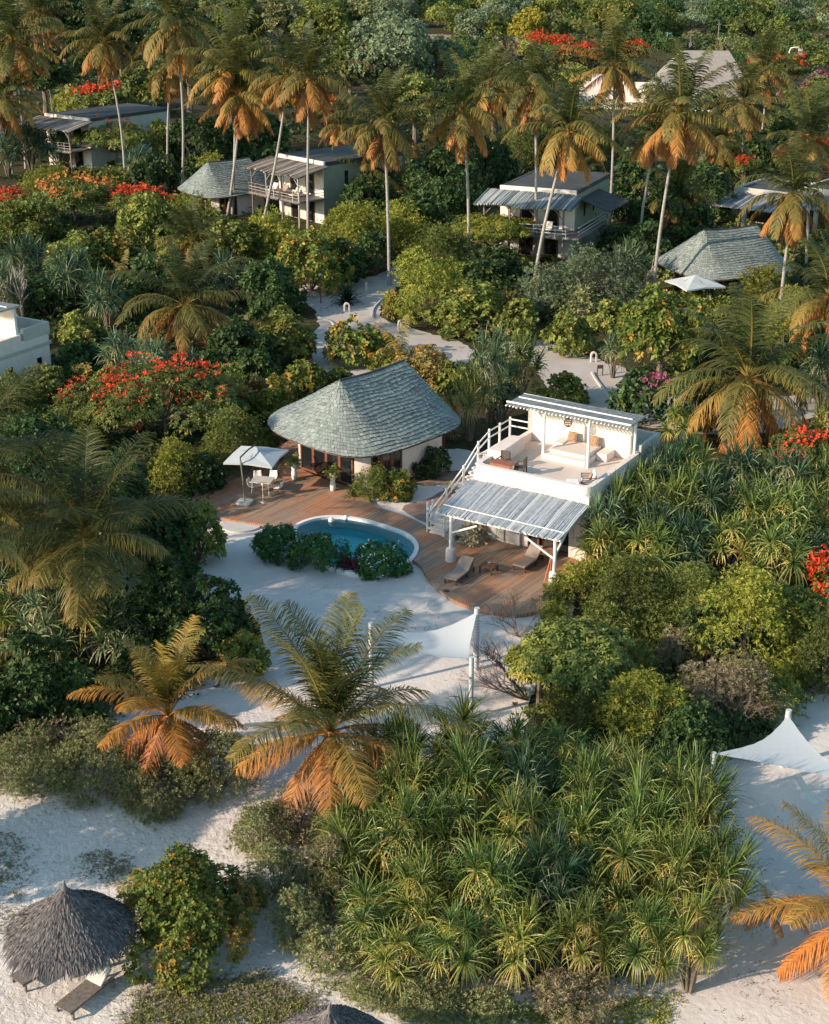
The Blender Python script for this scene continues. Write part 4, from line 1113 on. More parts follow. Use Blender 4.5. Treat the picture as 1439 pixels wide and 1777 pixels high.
for x in (-.52, .52):
    for y in (-.45, .45): MB().tube((x, y, 0), (x*.9, y*.9, .71), .022, 6).build('leg', M['white'], dt)
def shell_chair(loc, rz, label):
    r = empty('dining_chair', loc, rz, label, 'chair', 'white shell chairs round the dining table')
    mb = MB(); V = []; nn, mm = 9, 7
    for i in range(nn):
        t = i/(nn-1)
        y = -.24+.42*min(1, t*1.7)+.07*max(0, t-.6)*2.5; z = .44-.03*math.sin(math.pi*min(1, t*1.7))+max(0, t-.48)*.78
        for j in range(mm):
            s = j/(mm-1)*2-1; wd = .24*(1-.25*max(0, t-.7)*2)
            V.append((s*wd, y-.10*s*s*max(0, t-.4), z+.09*s*s*(1-abs(t-.5))))
    mb.add(V, [(i*mm+j, i*mm+j+1, (i+1)*mm+j+1, (i+1)*mm+j) for i in range(nn-1) for j in range(mm-1)], .5, True)
    o = mb.build('shell', M['white'], r); s = o.modifiers.new('s', 'SOLIDIFY'); s.thickness = .02
    for x in (-1, 1):
        for y in (-1, 1): MB().tube((x*.23, y*.22, 0), (x*.10, y*.10, .43), .014, 5).build('leg', M['greywood'], r)
    return r
ch0 = shell_chair((-9.35, 76.8, SL), rad(75), 'white shell chair behind the parasol mast at the left of the dining table')
for loc, rz, lb in (((-9.1, 77.95, SL), rad(10), 'white shell chair at the far left side of the dining table'), ((-8.25, 78.0, SL), rad(-15), 'white shell chair at the far right side of the dining table'), ((-7.75, 76.5, SL), rad(-110), 'white shell chair at the near right corner of the dining table')):
    c = copy_tree(ch0, loc, rz); c['label'] = lb
mb = MB(); mb.lathe([(.15, 0), (.15, .015), (.018, .03), (.018, 1.0), (.05, 1.05), (.06, 1.15), (.001, 1.18)], 12)
pp = bp(457, 872, SL); o = mb.build('floor_lamp', M['white'], None, pp); tag(o, 'slim white lamp stand in front of the dining table', 'lamp')
# tall white vases with little palms
VASE = [(.13, 0), (.15, .03), (.17, .35), (.14, .55), (.16, .8), (.20, .98), (.17, 1.05), (.13, 1.06), (.12, 1.0), (.001, .98)]
vp = palm_crown(900, 1.0, 14, 12, .03, 1.6, 80, 5, 1.0, .35, agelo=.15)
for x, y, lb in ((511, 831, 'tall white vase with a small fan-leaved plant left of the bungalow doors'), (578, 851, 'tall white vase with a small yellow-green plant in front of the bungalow doors')):
    P = bp(x, y, SL); r = empty('planter_vase', P, 0, lb, 'planter', 'tall white vases on the deck'); r.scale = (1, 1, 1.0)
    MB().lathe(VASE, 20).build('vase', M['white'], r)
    c = link('plant', vp, r, (0, 0, 1.0)); set_mat(c, M['strap']); c.scale = (.75, .75, .75)
# ------------------------------------------------------------------ sails on white posts
def sail(name, A, B, C_, label, sag=.35, inw=.22, group='white shade sails', extra=None):
    n = 22; A, B, C_ = map(Vector, (A, B, C_)); V = []; idx = {}; Fs = []
    G = (A+B+C_)/3
    for i in range(n+1):
        for j in range(n+1-i):
            u, v = i/n, j/n; w_ = 1-u-v; p = A*w_+B*u+C_*v
            e = [u*w_, u*v, v*w_]   # pull edges inwards
            k = inw*4*(u*w_*(1-v)**3+u*v*(1-w_)**3+v*w_*(1-u)**3)
            p = p.lerp(G, min(.9, k)); p.z -= sag*3.6*(u*w_+u*v+v*w_)
            rip = math.sin((u-v)*40)*.035*w_*(1-w_)+math.sin((u-w_)*46)*.05*v*(1-v)+math.sin((v-w_)*38)*.04*u*(1-u)
            p.z += rip
            idx[i, j] = len(V); V.append(p)
    for i in range(n):
        for j in range(n-i):
            Fs.append((idx[i, j], idx[i+1, j], idx[i, j+1]))
            if i+j < n-1: Fs.append((idx[i+1, j], idx[i+1, j+1], idx[i, j+1]))
    r = empty('shade_sail', (0, 0, 0), 0, label, 'shade sail', group)
    mb = MB(); mb.add(V, Fs, .5, True); mb.build('cloth', M['sail'], r)
    if extra: mb = MB(); [mb.path(e, .012, 4) for e in extra]; mb.build('rope', M['white'], r)
    return r
def post(x, y, h, label, r=.10, lean=(0, 0)):
    P = bp(x, y); mb = MB(); mb.path([(0, 0, -.1), (lean[0]*.5, lean[1]*.5, h*.5), (lean[0], lean[1], h)], [r*1.05, r, r*.97], 12, .3)
    for k in range(7): z = h*.55+k*.14; t_ = z/h; mb.path([(lean[0]*t_, lean[1]*t_, z), (lean[0]*t_, lean[1]*t_, z+.025)], r*1.08, 12, .9)
    o = mb.build('sail_post', M['whitepole'], None, P); tag(o, label, 'post', 'white wooden sail posts'); return P+Vector((lean[0], lean[1], h))
t1 = post(645, 1193, 3.15, 'white sail post standing in the courtyard behind the palm fronds', .10)
t2 = post(826, 1162, 3.05, 'thick white sail post near the deck with the sail pleats tied to it', .13)
t3 = post(817, 1245, 2.85, 'white sail post nearest the screw pine thicket in the courtyard', .10)
sail('shade_sail', t1-Vector((0, 0, .15)), t2-Vector((0, 0, .2)), t3-Vector((.1, -.1, .1)), 'white shade sail stretched between three posts in the courtyard', .62, .10)
h1 = ztop(bp(1358, 1330), 1232)
t4 = post(1358, 1330, h1, 'white sail post at the right with the sail peak tied to its top', .12)
t5 = post(1231, 1392, ztop(bp(1231, 1392), 1306), 'white sail post between the thicket and the right hand sand', .10)
P6 = bp(1500, 1440); t6 = Vector((P6[0], P6[1], ztop(P6, 1366)))
sail('shade_sail', t4-Vector((0, 0, .25)), t5-Vector((0, 0, .05)), t6, 'white shade sail rising to a peak over the sand at the right', .12, .24)
for pts, lb in (([(1268, 1390), (1290, 1375), (1312, 1340)], 'narrow pale cloth strap hanging under the left part of the right sail'), ([(1416, 1396), (1400, 1375), (1382, 1345)], 'narrow pale cloth strap hanging under the right part of the right sail')):
    P = [bp(x, y, z) for (x, y), z in zip(pts, (0.02, .5, 1.9))]
    mb = MB(); V = []
    for k in range(9):
        t = k/8; q = P[0]*(1-t)**2+P[1]*2*t*(1-t)+P[2]*t*t
        for s in (-.14, -.05, .05, .14): V.append(q+Vector((s, s*.5, .03*math.cos(s*40))))
    mb.add(V, [(k*4+j, k*4+j+1, (k+1)*4+j+1, (k+1)*4+j) for k in range(8) for j in range(3)], .5, True)
    o = mb.build('cloth_strap', M['sail']); tag(o, lb, 'strap', 'cloth straps under the right sail')
# ------------------------------------------------------------------ thatched beach parasols
def thatch_parasol(P, R, H, he, label, seed=1, nst=11000):
    r = empty('thatched_parasol', P, 0, label, 'thatched parasol', 'thatched beach parasols')
    MB().path([(0, 0, -.1), (0, 0, H-.6)], [.09, .07], 9).build('pole', M['greywood'], r)
    rs = np.random.RandomState(seed)
    def surf(t, a):   # t 0 apex .. 1 edge
        rr = R*(t**1.0)*(.97+.03*np.sin(a*5)); z = H-(H-he)*(t**.80)
        return np.stack([rr*np.cos(a), rr*np.sin(a), z], -1)
    n = nst; t0 = np.sqrt(rs.uniform(.0, .93, n)); a = rs.uniform(0, 2*np.pi, n); L_ = rs.uniform(.10, .24, n)
    t0 = np.maximum(t0-.05, 0.01)
    S = []
    for k, q in enumerate((0, .5, 1.0)):
        p = surf(t0+L_*q, a+rs.normal(0, .015, n)*q); p[:, 2] += .03+.05*np.sin(np.pi*q)*rs.uniform(.4, 1.4, n)-.05*q*(t0+L_*q > 1); S.append(p)
    C = np.stack(S, 1); tan = np.gradient(C, axis=1); out = np.stack([np.cos(a), np.sin(a), np.full(n, .9)], -1)[:, None].repeat(3, 1)+rs.normal(0, .5, (n, 1, 3))
    Sx = unit(np.cross(tan, out)); W = np.array([.011, .015, .005])[None]*rs.uniform(.6, 1.6, (n, 1))
    V, Q, k = strips(C, Sx, W); T = np.repeat(np.clip(rs.beta(.8, 2.2, n), 0, 1), 2)
    link('canopy', mesh_np('canopy', V, Q, M['thatch'], T), r)
    mb = MB(); m_ = 36; V = [tuple(surf(np.array(t), np.array(2*np.pi*i/m_))) for t in (.02, .25, .5, .75, .97) for i in range(m_)]
    mb.add(V, [(j*m_+i, j*m_+(i+1) % m_, (j+1)*m_+(i+1) % m_, (j+1)*m_+i) for j in range(4) for i in range(m_)], .1, True); mb.build('lining', M['thatch'], r)
    mb = MB(); mb.path([(0, 0, H-.25), (0, 0, H-.02), (.01, 0, H+.14), (.04, 0, H+.24), (.09, 0, H+.27)], [.17, .085, .035, .02, .008], 7, .4); mb.build('tip', M['thatch'], r)
    return r
thatch_parasol(Vector((-10.75, 36.3, 0)), 1.98, 3.45, 1.75, 'grey thatched beach parasol with a curled tip, over two wooden loungers')
p2 = bp(576, 1905); thatch_parasol(p2, 1.9, ztop(p2, 1752), 1.6, 'grey thatched beach parasol cut off by the bottom edge', 2)
def beach_lounger(loc, rz, label, towel=True):
    r = empty('beach_lounger', loc, rz, label, 'beach lounger', 'grey slatted wooden beach loungers')
    mb = MB()
    for k in range(22): mb.box(-.34, .34, k*.062, k*.062+.046, .30, .325)
    mb.build('slats', M['greywood'], r)
    mb = MB(); mb.box(-.36, -.32, 0, 1.9, .24, .30); mb.box(.32, .36, 0, 1.9, .24, .30); mb.build('frame', M['greywood'], r)
    for x in (-.34, .34):
        for y in (.1, 1.8): MB().box(x-.035, x+.035, y-.035, y+.035, 0, .24).build('leg', M['greywood'], r)
    c, s = math.cos(rad(40)), math.sin(rad(40))
    mb = MB(); b0 = (1.38, .31)
    for k in range(9):
        y = b0[0]+k*.066*c; z = b0[1]+k*.066*s; mb.hexa([(-.34, y, z), (.34, y, z), (.34, y+.05*c, z+.05*s), (-.34, y+.05*c, z+.05*s), (-.34, y-.015, z+.02), (.34, y-.015, z+.02), (.34, y+.05*c-.015, z+.05*s+.02), (-.34, y+.05*c-.015, z+.05*s+.02)])
    mb.build('backrest', M['greywood'], r)
    if towel:
        y1, z1 = b0[0]+.62*c, b0[1]+.62*s
        mb = MB(); mb.hexa([(-.32, b0[0]-.02, b0[1]+.03), (.32, b0[0]-.02, b0[1]+.03), (.32, y1, z1+.02), (-.32, y1, z1+.02), (-.32, b0[0]-.07, b0[1]+.07), (.32, b0[0]-.07, b0[1]+.07), (.32, y1-.05, z1+.08), (-.32, y1-.05, z1+.08)]); mb.build('headrest_pad', M['concrete'], r, bevel=.02)
    return r
a = bp(108, 1752, .3); b = bp(188, 1688, .3); ang = math.atan2(b[1]-a[1], b[0]-a[0])-rad(90)
bl = beach_lounger((a[0], a[1], 0), ang, 'grey slatted beach lounger with a pale pad on its raised back, before the thatched parasol')
a2 = bp(28, 1702, .3); c = copy_tree(bl, (a2[0], a2[1], 0), ang-rad(8), keep={'slats', 'frame', 'leg'}); c['label'] = 'flat grey slatted beach lounger half under the left side of the thatched parasol'
# ------------------------------------------------------------------ two storey lodges behind
def lodge(P0, P1, label, rail='greywood', pole='greypole', W0=7.9, D=11.5, side='plaster_green_shaded', stairs=False, tilt=.8):
    """P0, P1: left and right end of the front roof edge (x, y)"""
    ang = math.atan2(P1[1]-P0[1], P1[0]-P0[0]); Wd = math.hypot(P1[0]-P0[0], P1[1]-P0[1])
    r = empty('two_storey_lodge', (P0[0], P0[1], 0), ang, label, 'lodge', 'two storey lodges with pole roofed balconies')
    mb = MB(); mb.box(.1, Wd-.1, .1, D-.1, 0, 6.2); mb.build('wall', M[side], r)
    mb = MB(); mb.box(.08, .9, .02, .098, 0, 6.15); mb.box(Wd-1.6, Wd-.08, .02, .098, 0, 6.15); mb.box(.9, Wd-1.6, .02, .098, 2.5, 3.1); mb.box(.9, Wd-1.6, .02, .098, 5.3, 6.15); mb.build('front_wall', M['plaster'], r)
    mb = MB(); mb.box(0, Wd, 0, .28, 6.18, 6.65); mb.build('fascia', M['plaster'], r, bevel=.02)
    mb = MB(); mb.box(Wd-.25, Wd, .281, D, 6.18, 6.6); mb.box(0, .25, .281, D, 6.18, 6.6); mb.box(.251, Wd-.251, D-.25, D, 6.18, 6.6); mb.build('parapet', M['roofdark'], r)
    mb = MB(); mb.box(.26, Wd-.26, .29, D-.26, 6.2, 6.56); mb.build('flat_roof', M['roofdark'], r)
    for z0 in (.1, 3.05):
        n_ = 4; x0 = .95; dx = (Wd-2.6)/n_
        for k in range(n_):
            f = MB(); a, b = x0+k*dx, x0+(k+1)*dx-.03
            f.box(a, a+.09, -.02, .07, z0, z0+2.2); f.box(b-.09, b, -.02, .07, z0, z0+2.2); f.box(a+.09, b-.09, -.02, .07, z0+2.1, z0+2.2)
            o = f.build('door', M['wood'], r); g = MB(); g.box(a+.09, b-.09, .0, .03, z0, z0+2.1); g.build('pane', M['glass'] if k % 2 else M['curtain'], o)
    for b in (3.0, 6.0): 
        f = MB(); f.box(Wd-.12, Wd-.08, b, b+.5, 3.7, 5.4); f.build('window', M['glass'], r)
    dd = 3.6
    mb = MB(); mb.box(-.6, Wd+.3, -dd, .0, 2.72, 2.88)
    rr = random.Random(int(Wd*100))
    for k in range(int((Wd+.9)/.17)): mb.tube((-.6+k*.17, -dd-rr.uniform(0, .15), 2.68), (-.6+k*.17, -dd+.3, 2.68), .07, 5, rr.random())
    if stairs:
        mb.box(Wd+.3, Wd+1.5, -dd, 5.5, 2.72, 2.88)
    mb.build('balcony', M['greywood'], r)
    for x in (-.3, 2.3, 5.0, Wd-.1):
        mb = MB(); mb.path([(x, -dd+.25, 0), (x+.03, -dd+.25, 2.7), (x, -dd+.2, 5.35)], .10, 7, rr.random())
        mb.path([(x, -dd+.25, 4.4), (x+(1 if x < 4 else -1)*.9, -dd+.25, 5.35)], .05, 5, rr.random()); mb.build('post', M[rail if rail != 'white' else 'greywood'], r)
    mb = MB()
    mb.path([(-.5, -dd+.2, 5.4), (Wd+.3, -dd+.2, 5.4)], .08, 6); mb.path([(-.5, -.1, 6.05), (Wd+.3, -.1, 6.05)], .07, 6)
    mb.build('roof_beam', M[rail if rail != 'white' else 'greywood'], r)
    mb = MB(); n_ = 8
    for k in range(n_+1):
        x = -.55+(Wd+.8)*k/n_; mb.path([(x, -dd+.03, 2.7), (x, -dd+.03, 3.9)], .045, 5, rr.random())
    for z in (3.2, 3.5, 3.87): mb.path([(-.6, -dd+.03, z), (Wd/2, -dd+.05, z-.03), (Wd+.3, -dd+.03, z)], .035, 5, rr.random())
    for z in (3.2, 3.5, 3.87):
        mb.path([(-.57, -dd, z), (-.57, -.1, z)], .035, 5, .4)
        if not stairs: mb.path([(Wd+.27, -dd, z), (Wd+.27, -.1, z)], .035, 5, .4)
        else: mb.path([(Wd+1.47, -dd, z), (Wd+1.47, 5.5, z)], .035, 5, .4)
    mb.build('railing', M[rail if rail != 'white' else 'whitepole'], r)
    mb = MB(); x = -1.1
    while x < Wd+.8:
        rr_ = rr.uniform(.05, .085); s_ = rr.uniform(-.25, .25); tt = rr.choice([0, .05, .2, .6, 1, .35])
        wob = .10*math.sin(x*1.1)
        mb.path([(x+rr.uniform(-.05, .05), .0, 6.22+.03*rr.random()), (x, -1.8, 5.95+wob*.5), (x+rr.uniform(-.08, .08), -dd-.5+s_, 5.50+wob)], [rr_, rr_*1.1, rr_], 5, tt); x += rr_*1.75
    mb.build('balcony_roof', M[pole], r)
    mb = MB(); mb.hexa([(-1.1, -dd-.3, 5.42), (Wd+.8, -dd-.3, 5.42), (Wd+.8, 0, 6.12), (-1.1, 0, 6.12), (-1.1, -dd-.3, 5.44), (Wd+.8, -dd-.3, 5.44), (Wd+.8, 0, 6.14), (-1.1, 0, 6.14)]); mb.build('roof_lining', M['greywood'], r)
    if stairs:
        mb = MB()
        for k in range(13): mb.box(Wd+.3, Wd+1.4, 5.5+k*.27-0, 5.75+k*.27, 2.7-k*.21, 2.78-k*.21)
        mb.path([(Wd+.3, 5.5, 3.7), (Wd+.3, 9.0, 1.0)], .04, 5); mb.path([(Wd+1.45, 5.5, 3.7), (Wd+1.45, 9.0, 1.0)], .04, 5); mb.path([(Wd+1.45, 9, 0), (Wd+1.45, 9, 1.1)], .05, 5)
        mb.build('stair', M['greywood'], r)
        mb = MB(); mb.hexa([(Wd, 1.2, 5.6), (Wd+3.0, 1.2, 4.6), (Wd+3.2, 7.5, 4.6), (Wd, 7.5, 5.6), (Wd, 1.2, 5.68), (Wd+3.0, 1.2, 4.68), (Wd+3.2, 7.5, 4.68), (Wd, 7.5, 5.68)]); mb.build('side_roof', M['roofdark'], r)
    # chairs on the balcony, as part of the furnishings
    for k, x in enumerate((1.6, 3.4, 5.6)):
        c = empty('balcony_chair', Vector((P0[0], P0[1], 0))+Vector((x*math.cos(ang)+2.2*math.sin(ang), x*math.sin(ang)-2.2*math.cos(ang), 2.885)), ang, 'pale lounge chair, %s from left, on the %s' % (('first', 'second', 'third')[k], LODGE_SHORT), 'chair', 'lounge chairs on lodge balconies')
        mb = MB(); mb.box(-.4, .4, -.5, .5, .22, .36); mb.build('seat', M['cushion'] if k % 2 else M['curtain'], c)
        mb = MB(); mb.hexa([(-.4, .40, .362), (.4, .40, .362), (.4, .52, .362), (-.4, .52, .362), (-.4, .7, .95), (.4, .7, .95), (.4, .8, .95), (-.4, .8, .95)]); mb.build('backrest', M['cushion'] if k % 2 else M['curtain'], c)
        for x_ in (-.35, .35):
            for y_ in (-.45, .45): MB().box(x_-.03, x_+.03, y_-.03, y_+.03, 0, .22).build('leg', M['wood'], c)
    return r
LODGE_SHORT = 'brown railed balcony behind tall palms'
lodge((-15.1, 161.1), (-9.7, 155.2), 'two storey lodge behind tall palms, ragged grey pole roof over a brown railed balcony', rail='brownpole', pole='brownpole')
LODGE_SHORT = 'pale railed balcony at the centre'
lodge((8.3, 141.1), (15.4, 138.0), 'two storey lodge with blue grey pole roof, pale balcony railing and side stair', rail='white', pole='greypole', D=11.5, side='plaster_green_shaded', stairs=True)  # dark side walls here are painted-in shade from the trees
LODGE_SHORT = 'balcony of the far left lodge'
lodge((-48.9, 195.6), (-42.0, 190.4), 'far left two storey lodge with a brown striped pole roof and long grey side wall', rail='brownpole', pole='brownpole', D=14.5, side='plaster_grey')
# low house at the right
def low_house(P0, ang, Wd, D, H, label, name='low_house', poster=None):
    r = empty(name, (P0[0], P0[1], 0), ang, label, 'house', 'low flat roofed houses')
    mb = MB(); mb.box(.1, Wd-.1, .1, D-.1, 0, H); mb.build('wall', M['plaster'], r)
    mb = MB(); mb.box(0, Wd, 0, .25, H, H+.6); mb.box(0, .25, .251, D, H, H+.55); mb.box(Wd-.25, Wd, .251, D, H, H+.55); mb.box(.251, Wd-.251, D-.25, D, H, H+.55); mb.build('parapet', M['plaster_grey'], r)
    mb = MB(); mb.box(.25, Wd-.25, .25, D-.25, H, H+.4); mb.build('flat_roof', M['roofdark'], r)
    rr = random.Random(8); mb = MB(); x = -1.6
    while x < Wd+1: mb.tube((x, -.05, H-.1), (x-.2, -4.2, H-.85), .09, 5, rr.random()**2); x += .19
    mb.build('porch_roof', M['greypole'], r)
    for x in (-.8, Wd*.5, Wd+.5): MB().box(x-.2, x+.2, -4.0, -3.6, 0, H-.8).build('porch_post', M['plaster_green_shaded'], r)
    for k in range(4):
        x0 = .8+k*(Wd-1.6)/4; f = MB(); f.box(x0, x0+1.3, .05, .095, .1, 2.2); f.build('door', M['darkwood'], r)
    return r
low_house((34.8, 158.0), rad(-38), 6.5, 8, 3.0, 'low house with grey pole porch roof behind the right shingled bungalow')
low_house((41.6, 156.0), rad(-38), 7.0, 8, 3.3, 'low house with pale parapet at the right edge behind the leaning palms')
# big thatched hall and pale walls near the road
hall = empty('thatched_hall', (47.0, 250, 0), rad(-5), 'big steep thatched roof hall near the road at the upper right', 'hall')
mb = MB()
def hipt(x0, x1, y0, y1, z0, rx0, rx1, ry, z1): return [(x0, y0, z0), (x1, y0, z0), (x1, y1, z0), (x0, y1, z0), (rx0, ry, z1), (rx1, ry, z1)]
n_ = 10
V = []; Fs = []
for i in range(n_+1):
    t = i/n_; q = t**1.25
    a = (-7.6*(1-q)-2.6*q, 9.0*(1-q)+5.2*q); b = (-6*(1-q)-.0, 9*(1-q)+.1); z = 2.8+7.2*t
    V += [(a[0], b[0], z), (a[1], b[0], z), (a[1], b[1], z), (a[0], b[1], z)]
for i in range(n_):
    for k in range(4): Fs.append((i*4+k, i*4+(k+1) % 4, (i+1)*4+(k+1) % 4, (i+1)*4+k))
mb.add(V, Fs, .5, False); mb.build('thatched_roof', M['palethatch'], hall)
mb = MB(); mb.box(-6.3, 7.5, -4, 7.5, 0, 3.3); mb.build('wall', M['plaster'], hall)
for x in (-6.6, -4.2, -1.4, 1.4, 4.2, 7): MB().tube((x, -5.2, 0), (x, -5.2, 3.2), .16, 6).build('post', M['greywood'], hall)
pw = empty('pale_wall_terrace', (29.0, 262, 0), rad(-8), 'long pale wall and terrace seen between the palms before the thatched hall', 'wall')
mb = MB(); mb.box(0, 13, 0, .5, 0, 3.8); mb.box(2, 8, .6, 7, 0, 4.4); mb.build('wall', M['plaster'], pw, bevel=.03)
mb = MB(); mb.box(-4, 15, -7, -.01, 0, .35); mb.build('terrace', M['floor'], pw)
sv = empty('service_building', (66, 205, 0), rad(-15), 'low open service building in shade beneath the right hand palms', 'outbuilding')
mb = MB(); mb.box(-8, 8, 0, 5, 0, .8); 
for x in (-7.5, -2.5, 2.5, 7.5): mb.box(x-.3, x+.3, 0, .6, .8, 3.0)
mb.box(-8.2, 8.2, -.2, 5.2, 3.0, 3.3); mb.build('wall', M['plaster'], sv)
# the road, its wall and the lamps
A, B = bp(560, 60), bp(1700, 97); d = (B-A).normalized(); nn = Vector((-d.y, d.x, 0))
sheet('road', [tuple((A-nn*0)[:2]), tuple((B)[:2]), tuple((B+nn*7)[:2]), tuple((A+nn*7)[:2])], .02, plain('asphalt', (.045, .043, .04), .9, (.07, .065, .06), 2))
rw = empty('boundary_wall', A-nn*1.5, math.atan2(d.y, d.x), 'long low grey boundary wall along the road beyond the palms', 'wall')
Lw = (B-A).length
mb = MB(); mb.box(0, Lw, -.15, .15, 0, 1.1)
for k in range(int(Lw/6)): mb.box(k*6, k*6+.4, -.25, .25, 0, 1.3)
mb.build('wall', plain('old_wall', (.20, .18, .165), .9, (.13, .12, .11), .3), rw)
def street(x, yb, yt, kind, label, r=.10):
    P = bp(x, yb); h = ztop(P, yt); rt = empty({'lamp': 'street_lamp', 'pole': 'utility_pole', 'sign': 'lamp_post'}[kind], P, 0, label, {'lamp': 'street lamp', 'pole': 'pole', 'sign': 'lamp post'}[kind])
    mb = MB()
    if kind == 'lamp':
        mb.path([(0, 0, 0), (0, 0, h*.75), (.25, 0, h*.95), (1.2, 0, h), (1.9, 0, h*.99)], r, 6, .8); mb.build('pole', M['white'], rt)
        MB().box(1.5, 2.1, -.12, .12, h*.97, h*.995).build('lamp_head', M['concrete'], rt)
    elif kind == 'pole':
        mb.path([(0, 0, 0), (0, 0, h)], r, 6, .5); mb.build('pole', M['greywood'], rt)
        MB().box(-.5, .5, -.06, .06, h-.7, h-.5).build('crossarm', M['greywood'], rt)
    else:
        mb.path([(0, 0, 0), (0, 0, h)], r, 6, .5); mb.build('pole', M['concrete'], rt)
        MB().box(-.1, 1.1, -.12, .12, h-.5, h-.1).build('lamp_head', M['screen'], rt)
    return rt
street(1157, 80, 56, 'sign', 'thin post with a green lamp head beyond the thatched hall', .12)
street(1198, 82, 52, 'pole', 'plain thin pole between the green lamp post and the tall pole', .10)
street(1245, 84, 38, 'pole', 'tall thin wooden pole above the thatched hall roof', .13)
street(1368, 112, 82, 'lamp', 'white curved street lamp at the upper right', .14)
P = bp(1384, 114); h = ztop(P, 84); rt = empty('sign_board', P, 0, 'white upright board on a post right of the curved street lamp', 'sign')
mb = MB(); mb.tube((0, 0, 0), (0, 0, h), .10, 6); mb.build('post', M['white'], rt); MB().box(.12, .8, -.06, .06, h-2.4, h-.1).build('panel', M['concrete'], rt)
# path lights
def arch(x, y, label, h=.62, rz=0.0):
    P = bp(x, y); mb = MB(); rr = .19; V = []; Fs = []
    outer = [(-rr-.08, 0)]+[(-(rr+.08)*math.cos(k*math.pi/10), h-rr+(rr+.08)*math.sin(k*math.pi/10)) for k in range(11)]+[(rr+.08, 0)]
    inner = [(-rr+.04, 0)]+[(-(rr-.04)*math.cos(k*math.pi/10), h-rr+(rr-.04)*math.sin(k*math.pi/10)) for k in range(11)]+[(rr-.04, 0)]
    n = len(outer)
    for yy in (-.07, .07):
        V += [(p[0], yy, p[1]) for p in outer]+[(p[0], yy, p[1]) for p in inner]
    for i in range(n-1):
        Fs += [(i, i+1, n+i+1, n+i), (2*n+i, 3*n+i, 3*n+i+1, 2*n+i+1), (i, 2*n+i, 2*n+i+1, i+1), (n+i, n+i+1, 3*n+i+1, 3*n+i)]
    mb.add(V, Fs); o = mb.build('arch_light', M['plaster'], None, P); o.rotation_euler = (0, 0, rz); o.scale = (.95, 1, 1.15); tag(o, label, 'path light', 'arched path lights'); return o
arch(602, 541, 'pale arched path light in front of the dark spiky agave', rz=.2)
arch(694, 572, 'pale arched path light at the foot of the big bright shrub', rz=1.0)
arch(1030, 628, 'pale arched path light on the sand behind the roof terrace', rz=.2)
arch(521, 527, 'pale arched path light at the left end of the path, near the tall lamp post', rz=.9)
def bollard(x, y, label, h=.95):
    o = MB().lathe([(.12, 0), (.115, h*.9), (.10, h), (.001, h+.01)], 12).build('bollard', M['concrete'], None, bp(x, y)); tag(o, label, 'bollard', 'pale path bollards'); return o
for x, y, lb in ((533, 608, 'pale bollard at the left edge of the path by the round shrub'), (636, 508, 'pale bollard behind the agave, where the path narrows'), (684, 464, 'pale bollard far up the path beside the palm trunk'), (611, 634, 'pale bollard at the near side of the island shrub, the left of a pair'), (617, 630, 'pale bollard at the near side of the island shrub, the right of a pair')): bollard(x, y, lb)
P = bp(557, 526); rt = empty('path_lamp_post', P, 0, 'thin brown lamp post with a small flat cap beside the path', 'lamp post')
MB().path([(0, 0, 0), (0, 0, 2.45)], .05, 8).build('post', M['wood'], rt); MB().lathe([(.16, 2.45), (.17, 2.50), (.02, 2.58), (.001, 2.6)], 12).build('cap', M['concrete'], rt)
P = bp(1041, 652); rt = empty('wooden_stand', P, rad(10), 'small dark wooden stand on the sand behind the villa', 'stand')
MB().box(-.22, .22, -.06, .06, .55, .80).build('board', M['darkwood'], rt)
for x in (-.2, .2): MB().box(x-.03, x+.03, -.03, .03, 0, .548).build('leg', M['darkwood'], rt)
